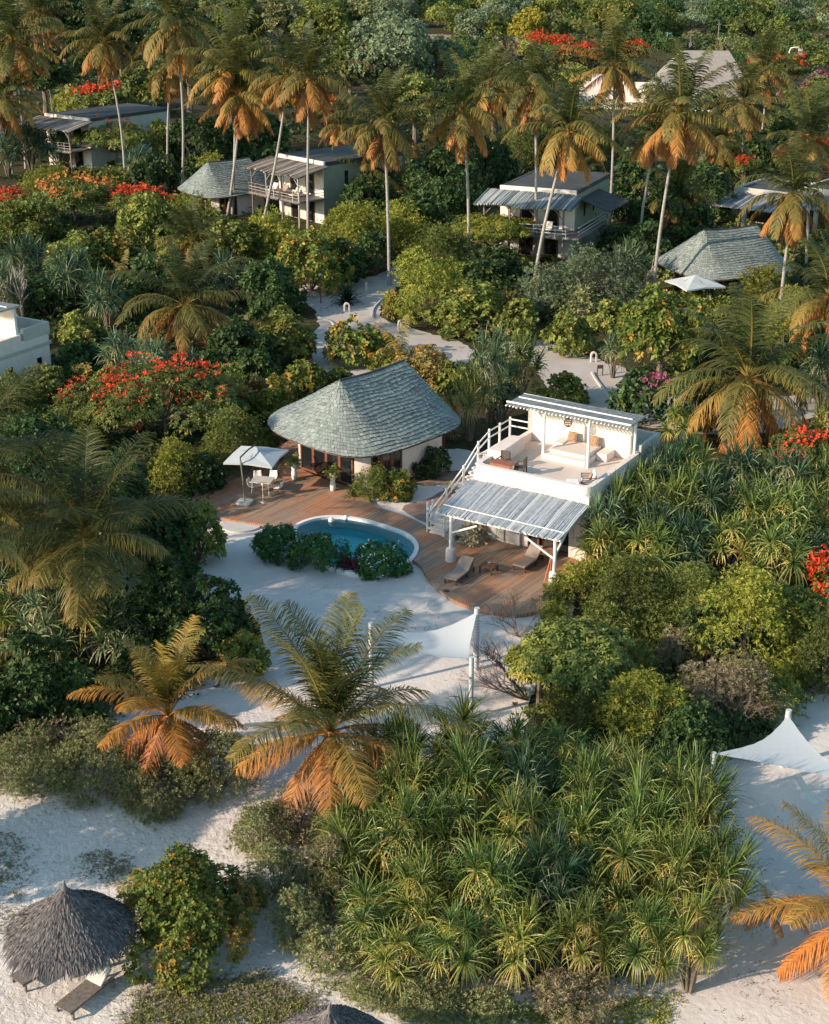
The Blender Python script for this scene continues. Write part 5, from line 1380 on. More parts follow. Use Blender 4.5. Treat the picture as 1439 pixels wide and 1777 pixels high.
# ------------------------------------------------------------------ palms
TP = [ # crown x,y, base x,y, span, bow, label
 (22, 72, 45, 292, 150, .3, 'tall palm at the far left, its trunk in front of the screw pines'),
 (70, 22, 92, 192, 110, 0, 'slim palm behind the flat roof of the far left lodge'),
 (10, 172, 22, 300, 130, 0, 'short orange-fronded palm at the left edge'),
 (180, 74, 218, 322, 130, .6, 'tall palm with orange skirt, trunk crossing the side wall of the far left lodge'),
 (305, 44, 316, 336, 150, .5, 'tallest palm at the upper left, standing before the shingled bungalow'),
 (297, 115, 291, 300, 120, -.3, 'palm with a curved trunk behind the tallest palm at the upper left'),
 (408, 118, 403, 375, 155, .2, 'right palm of the close pair between bungalow and brown railed lodge'),
 (418, 165, 394, 378, 150, .2, 'left palm of the close pair between bungalow and brown railed lodge'),
 (500, 135, 455, 392, 130, .3, 'palm leaning over the brown railed lodge, trunk crossing its balcony'),
 (537, 135, 535, 405, 150, -.1, 'straight palm with orange skirt standing right in front of the brown railed lodge'),
 (667, 215, 676, 495, 150, .1, 'palm standing at the path, its grey trunk down to the sand'),
 (645, 292, 643, 378, 110, 0, 'short orange-fronded palm right of the brown railed lodge'),
 (803, 190, 813, 485, 165, .3, 'straight tall palm at the picture centre top, trunk ending in yellow-green shrubs'),
 (850, 152, 857, 318, 120, .2, 'palm behind and right of the straight centre palm'),
 (928, 150, 927, 452, 135, .2, 'palm whose straight trunk crosses the left of the pale railed lodge'),
 (988, 228, 921, 528, 165, -.5, 'palm with bright orange skirt leaning across the pale railed lodge'),
 (1066, 116, 1058, 390, 135, .2, 'tall dark palm just right of the pale railed lodge'),
 (1180, 196, 1131, 530, 190, -.3, 'large leaning palm with coconuts left of the right shingled bungalow'),
 (1140, 232, 1107, 432, 130, -.3, 'shorter leaning palm behind the large palm with coconuts'),
 (1327, 122, 1318, 275, 115, 0, 'dark trunked palm at the upper right below the street lamp'),
 (1290, 180, 1289, 302, 120, 0, 'palm at the upper right in front of the service building'),
 (1408, 238, 1398, 496, 130, 0, 'palm near the right edge, its crown above the low houses'),
 (1378, 342, 1353, 548, 175, -.2, 'palm with many coconuts in front of the right shingled bungalow'),
 (1175, 338, 1137, 418, 125, 0, 'short palm with hanging brown fronds left of the right shingled bungalow'),
 (1245, 250, 1240, 330, 105, 0, 'short palm in shade between the large leaning palm and the low house'),
 (765, 255, 768, 330, 80, 0, 'small dark palm under the tall palms at the centre'),
 (1000, 300, 1003, 330, 60, 0, 'small palm crown just behind the roof of the pale railed lodge'),
 (590, 215, 592, 300, 90, 0, 'small palm behind the flat roof of the brown railed lodge'),
]
for k, (cx, cy, bx, by, sp, bow, lb) in enumerate(TP):
    palm(cx, cy, bx, by, sp, lb, TALL[k % 10], bow=bow, nut=sp > 125).children[1].rotation_euler = (0, 0, _rv.uniform(-3.1, 3.1))
MIDP = [palm_crown(300, 4.8, 30, 62, .024, .95, 88, -48, 1.0, .85, wind=(.18, .0), gr=.7), palm_crown(301, 4.8, 34, 66, .024, 1.0, 88, -76, .95, 1.0, gr=.7)]
palm(320, 528, 323, 612, 190, 'young palm with a red-brown trunk among shrubs left of centre', MIDP[0], group='low broad palms', nut=False, tr=.14)
palm(335, 420, 340, 500, 120, 'palm just behind the young palm with the red-brown trunk', TALL[2], group='low broad palms', nut=False)
palm(1300, 655, 1306, 775, 265, 'broad low palm with golden hanging fronds right of the villa', MIDP[1], group='low broad palms', tr=.2)
palm(1440, 515, 1432, 700, 190, 'palm cut by the right edge above the broad low palm', MIDP[0], group='low broad palms', nut=False)
NEAR = palm_crown(400, 3.4, 24, 88, .0155, .95, 92, -45, 1.25, .95, agelo=.20, droop=.8, gr=.45)
palm(292, 1240, 296, 1345, 262, 'short golden-fronded palm in the scrub at lower left', NEAR, 'goldpalm', group='palms in the foreground', nut=False, tr=.16, crs=2.85)
NEAR2 = palm_crown(405, 4.6, 27, 104, .0160, 1.0, 92, -34, 1.3, .95, agelo=.05, droop=.75, gr=.45)
palm(572, 1268, 580, 1400, 372, 'big green palm with orange lower fronds at the centre foreground', NEAR2, 'palm', group='palms in the foreground', nut=False, tr=.2, crs=3.9)
NEAR3 = palm_crown(409, 5.6, 26, 92, .018, 1.2, 88, -14, 1.0, .42, agelo=.02, droop=.95, gr=.5)
palm(150, 940, 158, 1125, 350, 'big dark arching palm at the left side above the screw pines', NEAR3, 'palm', group='palms in the foreground', nut=False, tr=.2, crs=5.2)
palm(-60, 840, -70, 1100, 390, 'palm beyond the left edge with sunlit fronds reaching into view', NEAR3, 'palm', group='palms in the foreground', nut=False, tr=.2, crs=5.2)
NEAR4 = palm_crown(412, 4.2, 26, 96, .0145, 1.0, 84, -40, 1.1, .95, agelo=.34, droop=.72, gr=.45)
palm(1500, 1590, 1505, 1700, 400, 'orange-fronded palm reaching in from the right edge at the bottom', NEAR4, 'goldpalm', group='palms in the foreground', nut=False, tr=.2, crs=4.0)
palm(1342, 1590, 1345, 1640, 110, 'small brownish young palm in front of the right hand sand', palm_crown(420, 3.0, 12, 40, .02, 1.0, 70, 5, 1, .7, agelo=.5), 'palm', group='young palms', nut=False, tr=.06, crs=2.6, name='young_palm')
YP = palm_crown(430, 3.0, 9, 34, .03, .9, 82, 25, 1, .5, agelo=.25)
for cx, cy, bx, by, sp, m_, lb in ((695, 632, 695, 645, 120, 'goldpalm', 'young palm with two orange fronds behind the shingled roof by the pool'), (215, 490, 218, 520, 80, 'goldpalm', 'young yellow-green palm among shrubs at the middle left'), (475, 575, 478, 600, 70, 'palm', 'young green palm poking out of the shrubs left of the path'), (683, 862, 683, 872, 42, 'goldpalm', 'tiny brown palm seedling in the sand bed beside the deck'), (780, 852, 780, 858, 26, 'goldpalm', 'small reddish palm seedling by the paving near the villa stair'), (418, 625, 418, 640, 110, 'palm', 'dark cycad-like young palm in the shade left of the path')):
    palm(cx, cy, bx, by, sp, lb, YP, m_, nut=False, tr=.05, group='young palms', crs=2.2, name='young_palm')
# palms and trees left of the picture whose shade lies over the courtyard
for x, y, h, od in ((-19, 50, 9.5, 'nearer'), (-24, 61, 10, 'farther')):
    P = Vector((x, y, 0)); r = empty('coconut_palm', P, 0, od+' of two palms beyond the left edge of the view, shading the courtyard', 'palm tree', 'palms beyond the left edge')
    MB().path([(0, 0, -.1), (.2, 0, h*.5), (.5, 0, h)], [.2, .15, .12], 8).build('trunk', M['trunk'], r)
    c = link('crown', TALL[int(h) % 6], r, (.5, 0, h)); set_mat(c, M['palm']); c.scale = (1.1, 1.1, 1.1)
shrub_at('D', Vector((-21.0, 39.5, 0)), 3.6, 6.2, 'dense tree beyond the left edge of the view, shading the beach path', 'round')
# ------------------------------------------------------------------ screw pines
ORD = ['first', 'second', 'third', 'fourth', 'fifth', 'sixth', 'seventh', 'eighth']
def prow(where, y, xs, yt, wd, mat, group, skip=(), start='left', pool=None):
    for i, x in enumerate(xs):
        m_ = mat if isinstance(mat, str) else mat[i % len(mat)]
        lb = ('leftmost' if i == 0 else 'rightmost' if i == len(xs)-1 else ORD[i]+' from left')
        screw_pine(x+_rv.uniform(-10, 10), (yt[i] if hasattr(yt, '__len__') else yt)+_rv.uniform(-8, 8), y+_rv.uniform(-12, 12), wd*_rv.uniform(.92, 1.12), 'screw pine, %s, in %s' % (lb, where), m_, group, pool)
G1 = 'screw pines of the big foreground thicket'
prow('the back row of the big foreground thicket', 1420, [690, 790, 890, 990, 1085, 1165], [1232, 1222, 1240, 1262, 1275, 1300], 165, ['pandan', 'pandan_warm', 'pandan'], G1)
prow('the second row of the big foreground thicket', 1500, [625, 715, 815, 915, 1015, 1115, 1205], [1330, 1290, 1280, 1290, 1300, 1305, 1310], 175, ['pandan', 'pandan_warm', 'pandan', 'pandan_dark'], G1)
prow('the middle row of the big foreground thicket', 1585, [605, 700, 800, 900, 1000, 1100, 1200], [1420, 1375, 1365, 1365, 1365, 1360, 1365], 185, ['pandan_warm', 'pandan', 'pandan'], G1)
prow('the fourth row of the big foreground thicket', 1665, [645, 745, 850, 955, 1060, 1160, 1235], [1530, 1480, 1465, 1450, 1445, 1440, 1440], 185, ['pandan', 'pandan_warm', 'pandan', 'pandan_dark'], G1)
prow('the front row of the big foreground thicket', 1745, [700, 800, 905, 1010, 1110, 1200], [1600, 1580, 1570, 1560, 1550, 1550], 175, ['pandan_warm', 'pandan', 'pandan_warm'], G1)
for x, yt, yb, w_, lb in ((600, 1395, 1520, 130, 'screw pine at the upper left edge of the big foreground thicket, facing the big palm'), (575, 1470, 1600, 130, 'screw pine at the far left tip of the big foreground thicket'), (640, 1570, 1700, 140, 'screw pine at the lower left corner of the big foreground thicket by the path'), (645, 1300, 1420, 130, 'screw pine under the right fronds of the big green palm')):
    screw_pine(x, yt, yb, w_, lb, 'pandan', G1, PAND)
G2 = 'screw pines of the tall thicket right of the villa'
prow('the back row of the thicket right of the villa', 935, [1120, 1195, 1270, 1345, 1420], [800, 740, 755, 790, 775], 140, ['pandan_grey', 'pandan', 'pandan_dark'], G2)
prow('the middle row of the thicket right of the villa', 985, [1065, 1140, 1215, 1290, 1365, 1435], [850, 830, 815, 825, 840, 850], 145, ['pandan', 'pandan_warm', 'pandan_dark', 'pandan'], G2)
prow('the front row of the thicket right of the villa', 1035, [1040, 1120, 1195, 1270, 1345, 1425], [905, 900, 885, 890, 905, 920], 145, ['pandan_warm', 'pandan', 'pandan_dark'], G2)
for a, b, h, r, m_, lb in ((7.5, .0, 4.5, 1.7, 'pandan_grey', 'screw pine pressed against the right wall of the white villa, nearest the porch'), (7.6, 2.2, 5.2, 1.8, 'pandan', 'screw pine against the middle of the right wall of the white villa'), (7.7, 4.7, 5.5, 1.8, 'pandan', 'screw pine against the right wall of the white villa beside the pergola'), (7.8, 7.0, 5.7, 1.9, 'pandan_dark', 'screw pine against the right wall of the white villa near its rear'), (9.9, 1.3, 4.1, 1.7, 'pandan_dark', 'second screw pine out from the villa wall, level with the porch'), (10.4, 4.0, 4.8, 1.9, 'pandan', 'second screw pine out from the villa wall, level with the terrace'), (8.0, 9.5, 4.6, 1.8, 'pandan_grey', 'screw pine at the rear right corner of the white villa')):
    P_ = vloc(a, b); screw_pine(0, 0, 0, 0, lb, m_, G2, PANDL, P=(P_, r, h))
G3 = 'screw pines at the left below the big dark palm'
prow('the back row at left below the dark palm', 1095, [15, 95, 175], [940, 925, 945], 195, ['pandan_grey', 'pandan'], G3)
prow('the front row at left below the dark palm', 1180, [10, 85, 160, 215], [1025, 1015, 1010, 1050], 180, ['pandan', 'pandan_grey'], G3)
G4 = 'screw pines on the grounds behind'
for x, yt, yb, w_, m_, lb, pl_ in (
 (850, 548, 745, 130, 'pandan_grey', 'tall screw pine with drooping heads left of the garden path', PANDS), (900, 575, 720, 120, 'pandan', 'screw pine at the right of the clump between shingled roof and garden path', PANDL),
 (815, 610, 775, 110, 'pandan_warm', 'screw pine with yellow hanging skirts beside the shingled roof by the pool', PANDS), (870, 650, 750, 130, 'pandan_dark', 'screw pine low in the clump behind the roof terrace stair', PANDS),
 (1063, 565, 662, 66, 'pandan_grey', 'small single screw pine tree on the sand behind the villa', None),
 (215, 570, 680, 110, 'pandan_grey', 'grey-green screw pine right of the pale shaded villa, the left of three', PANDL), (270, 580, 700, 110, 'pandan_grey', 'grey-green screw pine right of the pale shaded villa, the middle of three', PANDL), (325, 610, 700, 90, 'pandan_dark', 'dark screw pine right of the pale shaded villa, the right of three', PANDL),
 (50, 405, 540, 140, 'pandan_dark', 'dark screw pine with pale bare stems at the left edge behind the pale villa', PANDL), (125, 430, 560, 130, 'pandan_dark', 'dark screw pine just right of the one with pale bare stems', PANDL), (10, 455, 570, 110, 'pandan_grey', 'grey-tipped screw pine at the left edge above the pale villa roof', PANDL),
 (190, 470, 580, 110, 'pandan_dark', 'dark screw pine below the young yellow-green palm', PANDL),
 (400, 435, 540, 120, 'pandan_dark', 'dark screw pine right of the young palm with red-brown trunk', PANDL),
 (55, 205, 300, 100, 'pandan_dark', 'dark screw pine in front of the far left lodge', PANDL), (15, 225, 310, 80, 'pandan_dark', 'dark screw pine at the left edge before the far shingled roof', PANDL), (105, 225, 300, 70, 'pandan_dark', 'small dark screw pine below the balcony of the far left lodge', PANDL), (245, 250, 320, 80, 'pandan_dark', 'dark screw pine between the far left lodge and the shingled bungalow', PANDL),
 (1085, 415, 530, 110, 'pandan_grey', 'grey-green screw pine with twisted stems below the lodge stair', PANDL),
 (1425, 590, 730, 120, 'pandan_dark', 'dark screw pine at the right edge below the palms', PANDL), (1435, 680, 800, 90, 'pandan_warm', 'yellow-tinged screw pine at the right edge beside the red blossoms', PANDL),
 (1105, 1110, 1210, 90, 'pandan_warm', 'yellow-green screw pine tuft amid the feathery shrubs', None), (1180, 700, 790, 90, 'pandan', 'screw pine just behind the rear roof of the villa', PANDL),
 (705, 1150+90, 1330, 90, 'pandan_warm', 'screw pine at the upper left shoulder of the foreground thicket', None), (1130, 1215, 1330, 110, 'pandan', 'screw pine between the foreground thicket and the feathery shrubs', None),
 (780, 725, 770, 70, 'pandan_warm', 'low yellowed screw pine against the right wall of the shingled bungalow', PANDS)):
    screw_pine(x, yt, yb, w_, lb, m_, G4, pl_)
AG = palm_crown(700, .9, 60, 2, .05, .2, 80, 0, 1, .25)
def spiky(P, R, mat, label, name, n=50, seed=1):
    rs = np.random.RandomState(seed); V, Q, t = pandanus_head(rs, np.array([0, 0, .15]), np.array([0, 0, 1.0]), n, R*1.15, .05*R, 0, .05)
    o = link(name, mesh_np(name, V, Q, M[mat], None if False else t*.8), None, P); tag(o, label, name.replace('_', ' ')); return o
spiky(bp(602, 527), 1.6, 'agave', 'dark green spiky agave standing in the sand beside the path', 'agave', 90)
spiky(bp(612, 868), .75, 'strap', 'bright strap-leaved lily clump at the deck edge in front of the bungalow', 'lily_clump', 60, 4)
spiky(bp(625, 862), .55, 'strap', 'smaller strap-leaved clump just right of the bright lily clump', 'lily_clump', 40, 6)
spiky(bp(478, 828, SL), .6, 'agave', 'small dark leafy clump behind the dining table at the deck edge', 'lily_clump', 40, 7)
# ------------------------------------------------------------------ shrubs and trees: kind, x, top, bottom, width, label [, style, flower, frac]
S = [
 ('B', 325, 1472, 1690, 250, 'big round sea grape bush with yellowing leaves beside the thatched beach parasol', 'cone', None, 0),
 ('G', 55, 1268, 1385, 170, 'low grey-green scrub bush at the left end of the strip above the beach path'), ('G', 165, 1262, 1392, 170, 'low scrub bush left of the short golden palm'), ('G', 272, 1325, 1425, 160, 'low scrub bush under the short golden palm'),
 ('G', 385, 1265, 1390, 140, 'scrub bush between the golden palm and the big green palm'), ('N', 110, 1225, 1330, 190, 'twiggy scrub bush under the dark shrubs at lower left'),
 ('G', 455, 1395, 1490, 110, 'grey-brown scrub bush at the upper end of the thicket edge by the sand'), ('N', 520, 1375, 1470, 130, 'dry brown twiggy bush under the big green palm'), ('G', 480, 1465, 1570, 110, 'scrub bush at the bend of the beach path'),
 ('N', 570, 1455, 1600, 130, 'dry brown twiggy bush at the left edge of the screw pine thicket'), ('G', 520, 1540, 1650, 110, 'scrub bush below the bend of the beach path'), ('G', 575, 1620, 1705, 110, 'scrub bush at the lower left corner of the screw pine thicket'),
 ('G', 650, 1690, 1752, 120, 'low scrub bush along the path at the bottom left of the thicket'), ('G', 745, 1715, 1790, 130, 'low scrub bush at the bottom edge before the thicket'), ('G', 850, 1735, 1800, 130, 'low scrub bush at the bottom edge, centre'),
 ('N', 1000, 1700, 1790, 160, 'dead brown undergrowth at the foot of the thicket'), ('N', 900, 1560, 1660, 150, 'dead brown undergrowth showing inside the thicket'), ('N', 800, 1500, 1600, 150, 'brown undergrowth showing in the left half of the thicket'), ('N', 1100, 1480, 1590, 130, 'brown undergrowth in the right half of the thicket'),
 # lower left
 ('D', 55, 1080, 1310, 200, 'large dark green shrub at the left edge below the screw pines'), ('D', 135, 1150, 1300, 130, 'dark green shrub beside the large one at lower left'), ('D', 0, 1180, 1330, 120, 'dark shrub cut by the left edge above the scrub'),
 ('D', 365, 985, 1165, 165, 'dark glossy big-leaved tree overhanging the courtyard sand'), ('D', 290, 960, 1150, 150, 'dark glossy shrub behind the golden palm'), ('B', 425, 1095, 1190, 95, 'smaller glossy shrub at the courtyard edge above the big palm'), ('D', 245, 1100, 1210, 90, 'dark shrub between the screw pines and the golden palm'), ('D', 415, 1040, 1150, 80, 'dark shrub leaning over the courtyard sand'),
 ('Y', 345, 865, 985, 95, 'dense yellow-green bush at the left corner of the deck'), ('D', 300, 850, 1000, 110, 'dark bush behind the dense yellow-green bush by the deck'), ('D', 60, 700, 880, 200, 'dark tree mass behind the arching palm at left'), ('D', 190, 760, 930, 160, 'dark shrub behind the arching palm fronds'), ('D', 250, 870, 1010, 150, 'dark shrub in front of the arching palm'), ('F', 20, 650, 760, 120, 'fine-leaved shrub at the left edge below the pale villa'),
 ('L', 308, 748, 862, 95, 'light lime green willow-like shrub left of the white parasol', None, None, 0),
 ('F', 405, 700, 828, 120, 'dark shrub with small yellow flowers behind the white parasol', None, 'yellowflower', .12), ('D', 350, 790, 860, 90, 'dark shrub at the left end of the deck behind the parasol'), ('F', 455, 735, 810, 70, 'shrub between the parasol and the bungalow wall'),
 ('R', 290, 648, 800, 260, 'wide flame tree with red and orange blossoms left of the bungalow', 'flat', 'redflower', .5), ('R', 180, 665, 780, 150, 'smaller flame tree left of the wide one, mostly red', 'flat', 'redflower', .6), ('R', 375, 665, 760, 120, 'flame tree with few blossoms close to the shingled roof', 'flat', 'orangeflower', .2),
 # hedge at the pool
 ('H', 482, 906, 978, 96, 'dense clipped bush at the left end of the pool hedge', None, 'whiteflower', .5), ('H', 556, 930, 998, 118, 'dense clipped bush with tiny white flowers in the middle of the pool hedge', None, 'whiteflower', .7), ('H', 662, 940, 1004, 106, 'dense clipped bush with white flowers at the right end of the pool', None, 'whiteflower', .7),
 ('P', 600, 962, 996, 30, 'small purple-leaved plant at the right foot of the middle pool bush', 'mound'), ('P', 622, 960, 1000, 30, 'purple-leaved plant between the middle and right pool bushes', 'mound'),
 ('B', 688, 812, 872, 66, 'dark leafy shrub between deck and bungalow, the right one'), ('F', 645, 806, 872, 66, 'dark shrub with yellow sprigs in front of the bungalow window'), ('D', 755, 775, 830, 66, 'dark low shrub against the right wall of the bungalow'), ('D', 722, 800, 835, 40, 'small dark shrub at the bungalow corner'),
 ('C', 818, 905, 952, 62, 'dry cream and brown bush under the left end of the porch roof'), ('C', 750, 905, 925, 24, 'tiny dry plant in the sand by the white posts'),
 # right of courtyard
 ('L', 1012, 968, 1062, 110, 'bright lime fine-leaved shrub next to the right porch pier'), ('F', 1100, 958, 1105, 150, 'grey-green fine-leaved shrub below the right thicket'), ('F', 1195, 975, 1110, 130, 'mid green fine-leaved shrub in the middle of the slope at right'), ('L', 1290, 985, 1200, 190, 'tall yellow-green fine-leaved shrub at right'), ('Y', 1365, 1010, 1170, 150, 'olive shrub with orange leaf tips near the right edge'), ('F', 1425, 1050, 1220, 110, 'green shrub at the right edge above the sand'),
 ('F', 1000, 1095, 1255, 190, 'green tree with layered sprays behind the bare branches', 'flat', None, 0), ('L', 935, 1110, 1240, 110, 'light green layered tree nearest the sail posts', 'flat', None, 0), ('F', 1060, 1035, 1130, 120, 'fine-leaved shrub between the lime shrub and the layered tree'), ('L', 965, 1045, 1120, 80, 'yellowish sprigged shrub at the deck corner'),
 ('N', 1255, 1135, 1280, 180, 'brown-purple twiggy bare shrub on the right slope'), ('N', 1190, 1090, 1180, 100, 'smaller bare twiggy shrub left of the brown-purple one'), ('L', 1120, 1155, 1330, 180, 'bright green willow-leaved shrub above the screw pine thicket'), ('D', 1200, 1215, 1345, 150, 'dark green shrub beside the right sail'), ('F', 1330, 1170, 1270, 130, 'green shrub on the right slope above the sail'), ('D', 1290, 1240, 1310, 110, 'dark low shrub behind the left post of the right sail'), ('D', 1100, 1230, 1330, 170, 'dark undergrowth between the willow-leaved shrub and the thicket'), ('F', 1010, 1180, 1290, 130, 'dark green shrub under the layered tree'), ('F', 1150, 1040, 1130, 120, 'olive shrub right of the small screw pine tuft'), ('D', 1230, 1050, 1180, 150, 'dark shrub under the yellow-green one'),
 ('R', 1385, 748, 905, 120, 'flame tree with red blossoms at the right edge over the thicket', 'flat', 'redflower', .7), ('R', 1440, 940, 1060, 70, 'scarlet-blossomed shrub cut by the right edge', 'mound', 'redflower', .95),
 # middle, behind the villa
 ('B', 1142, 500, 705, 160, 'big broad-leaved green tree beyond the villa, standing on the sand', 'round', None, 0), ('B', 1195, 520, 640, 110, 'broad-leaved green shrub right of the big tree beyond the villa'), ('D', 1110, 640, 740, 110, 'dark shrub with pink flowers under the big tree beyond the villa', None, 'pinkflower', .09), ('D', 1210, 640, 760, 110, 'dark shrub left of the broad golden palm'),
 ('Y', 985, 540, 622, 90, 'yellow-green bush left of the small arched light behind the villa'), ('Y', 975, 652, 708, 100, 'yellow-orange bush just behind the pergola roof'), ('O', 735, 600, 680, 120, 'orange-yellow bush behind the shingled roof by the pool'), ('Y', 790, 630, 690, 70, 'yellow bush between the shingled roof and the screw pine clump'), ('Y', 670, 605, 650, 60, 'small yellow bush behind the left of the shingled roof ridge'),
 ('W', 1020, 425, 560, 190, 'wide grey-green bush with twisted pale branches below the centre lodge'), ('W', 940, 455, 560, 110, 'grey-green feathery bush left of the wide one'), ('O', 880, 505, 560, 66, 'orange-leaved bush at the foot of the leaning palm'), ('P2', 1000, 500, 570, 100, 'grey-olive scrub under the twisted pale branches', 'fine'),
 ('L', 740, 430, 570, 140, 'tall bright feathery bush right of the sandy path'), ('Y', 815, 490, 590, 150, 'dense yellow-green bush in front of the straight tall palm'), ('O', 682, 500, 555, 36, 'narrow orange bush at the path edge'), ('F', 765, 385, 500, 140, 'green bush left of the straight tall palm'), ('L', 855, 372, 470, 150, 'yellow-green layered tree before the left of the centre lodge', 'flat', None, 0), ('D', 860, 430, 520, 140, 'dark bush under the yellow-green layered tree'), ('Y', 900, 520, 600, 90, 'bush at the left of the grey-green screw pine clump'), ('Y', 1060, 520, 585, 80, 'low yellow bush behind the small single screw pine'),
 ('B', 615, 556, 638, 105, 'round sea grape island bush between the two sandy paths'), ('B', 655, 570, 620, 60, 'small dark bush at the right end of the island bush'),
 ('Y', 495, 532, 640, 110, 'yellow-topped dense bush on the left bank of the path'), ('D', 420, 545, 665, 140, 'dark bush left of the yellow-topped bush'), ('B', 540, 392, 515, 140, 'bush with yellow leaves behind the tall lamp post'), ('D', 470, 500, 560, 80, 'dark green shrub left of the path fork'), ('D', 650, 395, 480, 80, 'dark bush in the shade behind the path'),
 ('L', 620, 350, 460, 140, 'bright green bushy tree right of the brown railed lodge'), ('D', 590, 400, 500, 100, 'dark bush under the bright green bushy tree'), ('L', 470, 375, 450, 120, 'light green shrub in front of the brown railed lodge'), ('Y', 400, 370, 460, 130, 'yellow-green shrub under the close pair of palms'), ('D', 470, 440, 550, 120, 'dark shrub between the young palm and the lamp post bush'), ('L', 700, 350, 440, 100, 'green shrub behind the palm at the path'), ('D', 730, 335, 430, 110, 'dark shrub between path palm and straight palm'),
 ('B', 475, 640, 745, 90, 'green shrub at the left of the shingled roof by the pool'), ('O', 448, 650, 720, 40, 'small orange-tinged shrub near the shingled roof'), ('B', 535, 630, 700, 110, 'leafy shrub behind the left slope of the shingled roof'), ('F', 400, 640, 740, 110, 'dark fine-leaved shrub between flame tree and shingled roof'), ('D', 370, 610, 700, 100, 'dark shrub below the young palm'), ('D', 440, 600, 690, 90, 'shaded shrub left of the path and above the shingled roof'), ('Y', 590, 640, 680, 50, 'low shrub at the near side of the path by the roof'),
 ('D', 135, 600, 665, 110, 'dark shrub in the shade beside the pale villa wall'), ('Y', 85, 640, 730, 130, 'yellow-olive shrub below the pale villa'), ('O', 150, 628, 690, 60, 'orange-leaved shrub between the pale villa and the flame tree'), ('L', 25, 650, 730, 90, 'green shrub at the left edge in front of the pale villa'), ('F', 130, 700, 790, 120, 'fine-leaved shrub left of the flame tree'), ('Y', 140, 540, 600, 80, 'olive shrub behind the pale villa corner'), ('Y', 200, 640, 720, 90, 'yellow-green bush between the screw pines and the flame tree'),
 # left, middle distance
 ('Y', 130, 405, 490, 120, 'yellow-green bush above the dark screw pines'), ('Y', 255, 335, 440, 120, 'olive bush with pale leaves below the red flame tree'), ('L', 335, 335, 430, 110, 'bright shrub before the shingled bungalow with palms'), ('Y', 55, 335, 430, 130, 'olive bush at the left under the orange canopy'), ('B', 190, 390, 480, 130, 'green bush behind the young yellow-green palm'), ('B', 330, 400, 500, 140, 'green bush behind the young palm with red-brown trunk'), ('D', 270, 440, 560, 140, 'dark bush left of the young palm with red-brown trunk'), ('D', 90, 470, 560, 130, 'dark undergrowth behind the pale villa'),
 ('R', 130, 315, 400, 150, 'flame tree with an orange-green spreading top at the left', 'flat', 'orangeflower', .45), ('R', 20, 335, 400, 90, 'flame tree with red blossoms at the left edge', 'flat', 'redflower', .5), ('R', 240, 330, 400, 110, 'flame tree with a bright scarlet patch, left of the shingled bungalow', 'flat', 'redflower', .8), ('Y', 175, 285, 350, 130, 'yellow-green bush under the leaning palm trunk'), ('L', 90, 290, 350, 110, 'bright green bush before the far left lodge'),
 ('R', 205, 215, 300, 150, 'flat-topped green flame tree over the side wall of the far left lodge', 'flat', 'redflower', .2), ('Y', 285, 198, 290, 60, 'yellow bush at the back corner of the far left lodge'), ('D', 350, 195, 300, 130, 'dark tree behind the shingled bungalow with palms'), ('D', 450, 190, 290, 130, 'dark tree behind the brown railed lodge'), ('D', 270, 260, 350, 100, 'dark shrub left of the shingled bungalow with palms'), ('R', 180, 150, 210, 110, 'pinkish flame tree behind the far left lodge', 'flat', 'redflower', .3), ('L', 125, 155, 205, 60, 'bright bush left of the pinkish flame tree'), ('W', 225, 148, 200, 60, 'blue-green fan-leaved tree behind the far left lodge'),
 # centre and right backs
 ('D', 640, 290, 400, 110, 'dark tree right of the brown railed lodge'), ('F', 700, 290, 380, 110, 'green tree behind the palm at the path'), ('D', 770, 225, 400, 150, 'dark tree between the straight palm and the path palm'), ('D', 840, 230, 340, 120, 'dark tree behind the left of the centre lodge'), ('F', 900, 210, 310, 110, 'green tree behind the centre lodge'), ('D', 960, 220, 300, 110, 'dark tree above the centre lodge roof'), ('F', 1040, 215, 300, 110, 'shaded tree behind the tall dark palm'), ('D', 1100, 240, 390, 110, 'dark tree right of the centre lodge'), ('D', 1160, 290, 430, 130, 'dark tree behind the short palm with brown fronds'), ('D', 1215, 265, 390, 130, 'dark tree left of the low house'), ('F', 1260, 240, 330, 110, 'green tree above the low house'), ('D', 1080, 390, 450, 90, 'dark bush at the foot of the lodge stair'), ('D', 1120, 380, 470, 80, 'dark bush left of the right shingled bungalow'),
 ('Y', 1225, 492, 560, 130, 'yellow-green bush before the white parasol of the right bungalow'), ('L', 1320, 455, 540, 90, 'bright bush at the right wall of the right shingled bungalow'), ('Y', 1290, 560, 640, 90, 'olive shrub behind the broad golden palm'), ('L', 1370, 500, 600, 110, 'light green shrub under the palm with many coconuts'), ('D', 1395, 560, 700, 120, 'dark shrub right of the broad golden palm'), ('D', 1250, 560, 680, 110, 'dark shrub behind the broad golden palm fronds'), ('D', 1420, 400, 500, 80, 'dark shrub at the right edge below the low house'), ('F', 1200, 440, 520, 50, 'small shrub beside the large leaning palm trunk'),
 ('F', 1400, 130, 260, 130, 'green tree at the upper right edge'), ('D', 1370, 180, 300, 110, 'dark tree behind the palms at the right edge'), ('R', 1350, 95, 170, 110, 'flame tree with orange-red blossoms under the white street lamp', 'flat', 'redflower', .8), ('R', 1290, 270, 340, 70, 'small flame tree above the low house', 'flat', 'redflower', .3), ('R', 1400, 250, 340, 100, 'flame tree with red blossoms near the right edge palms', 'flat', 'redflower', .6), ('P3', 1425, 125, 190, 80, 'pinkish bougainvillea bush at the upper right edge', 'mound', 'pinkflower', .6),
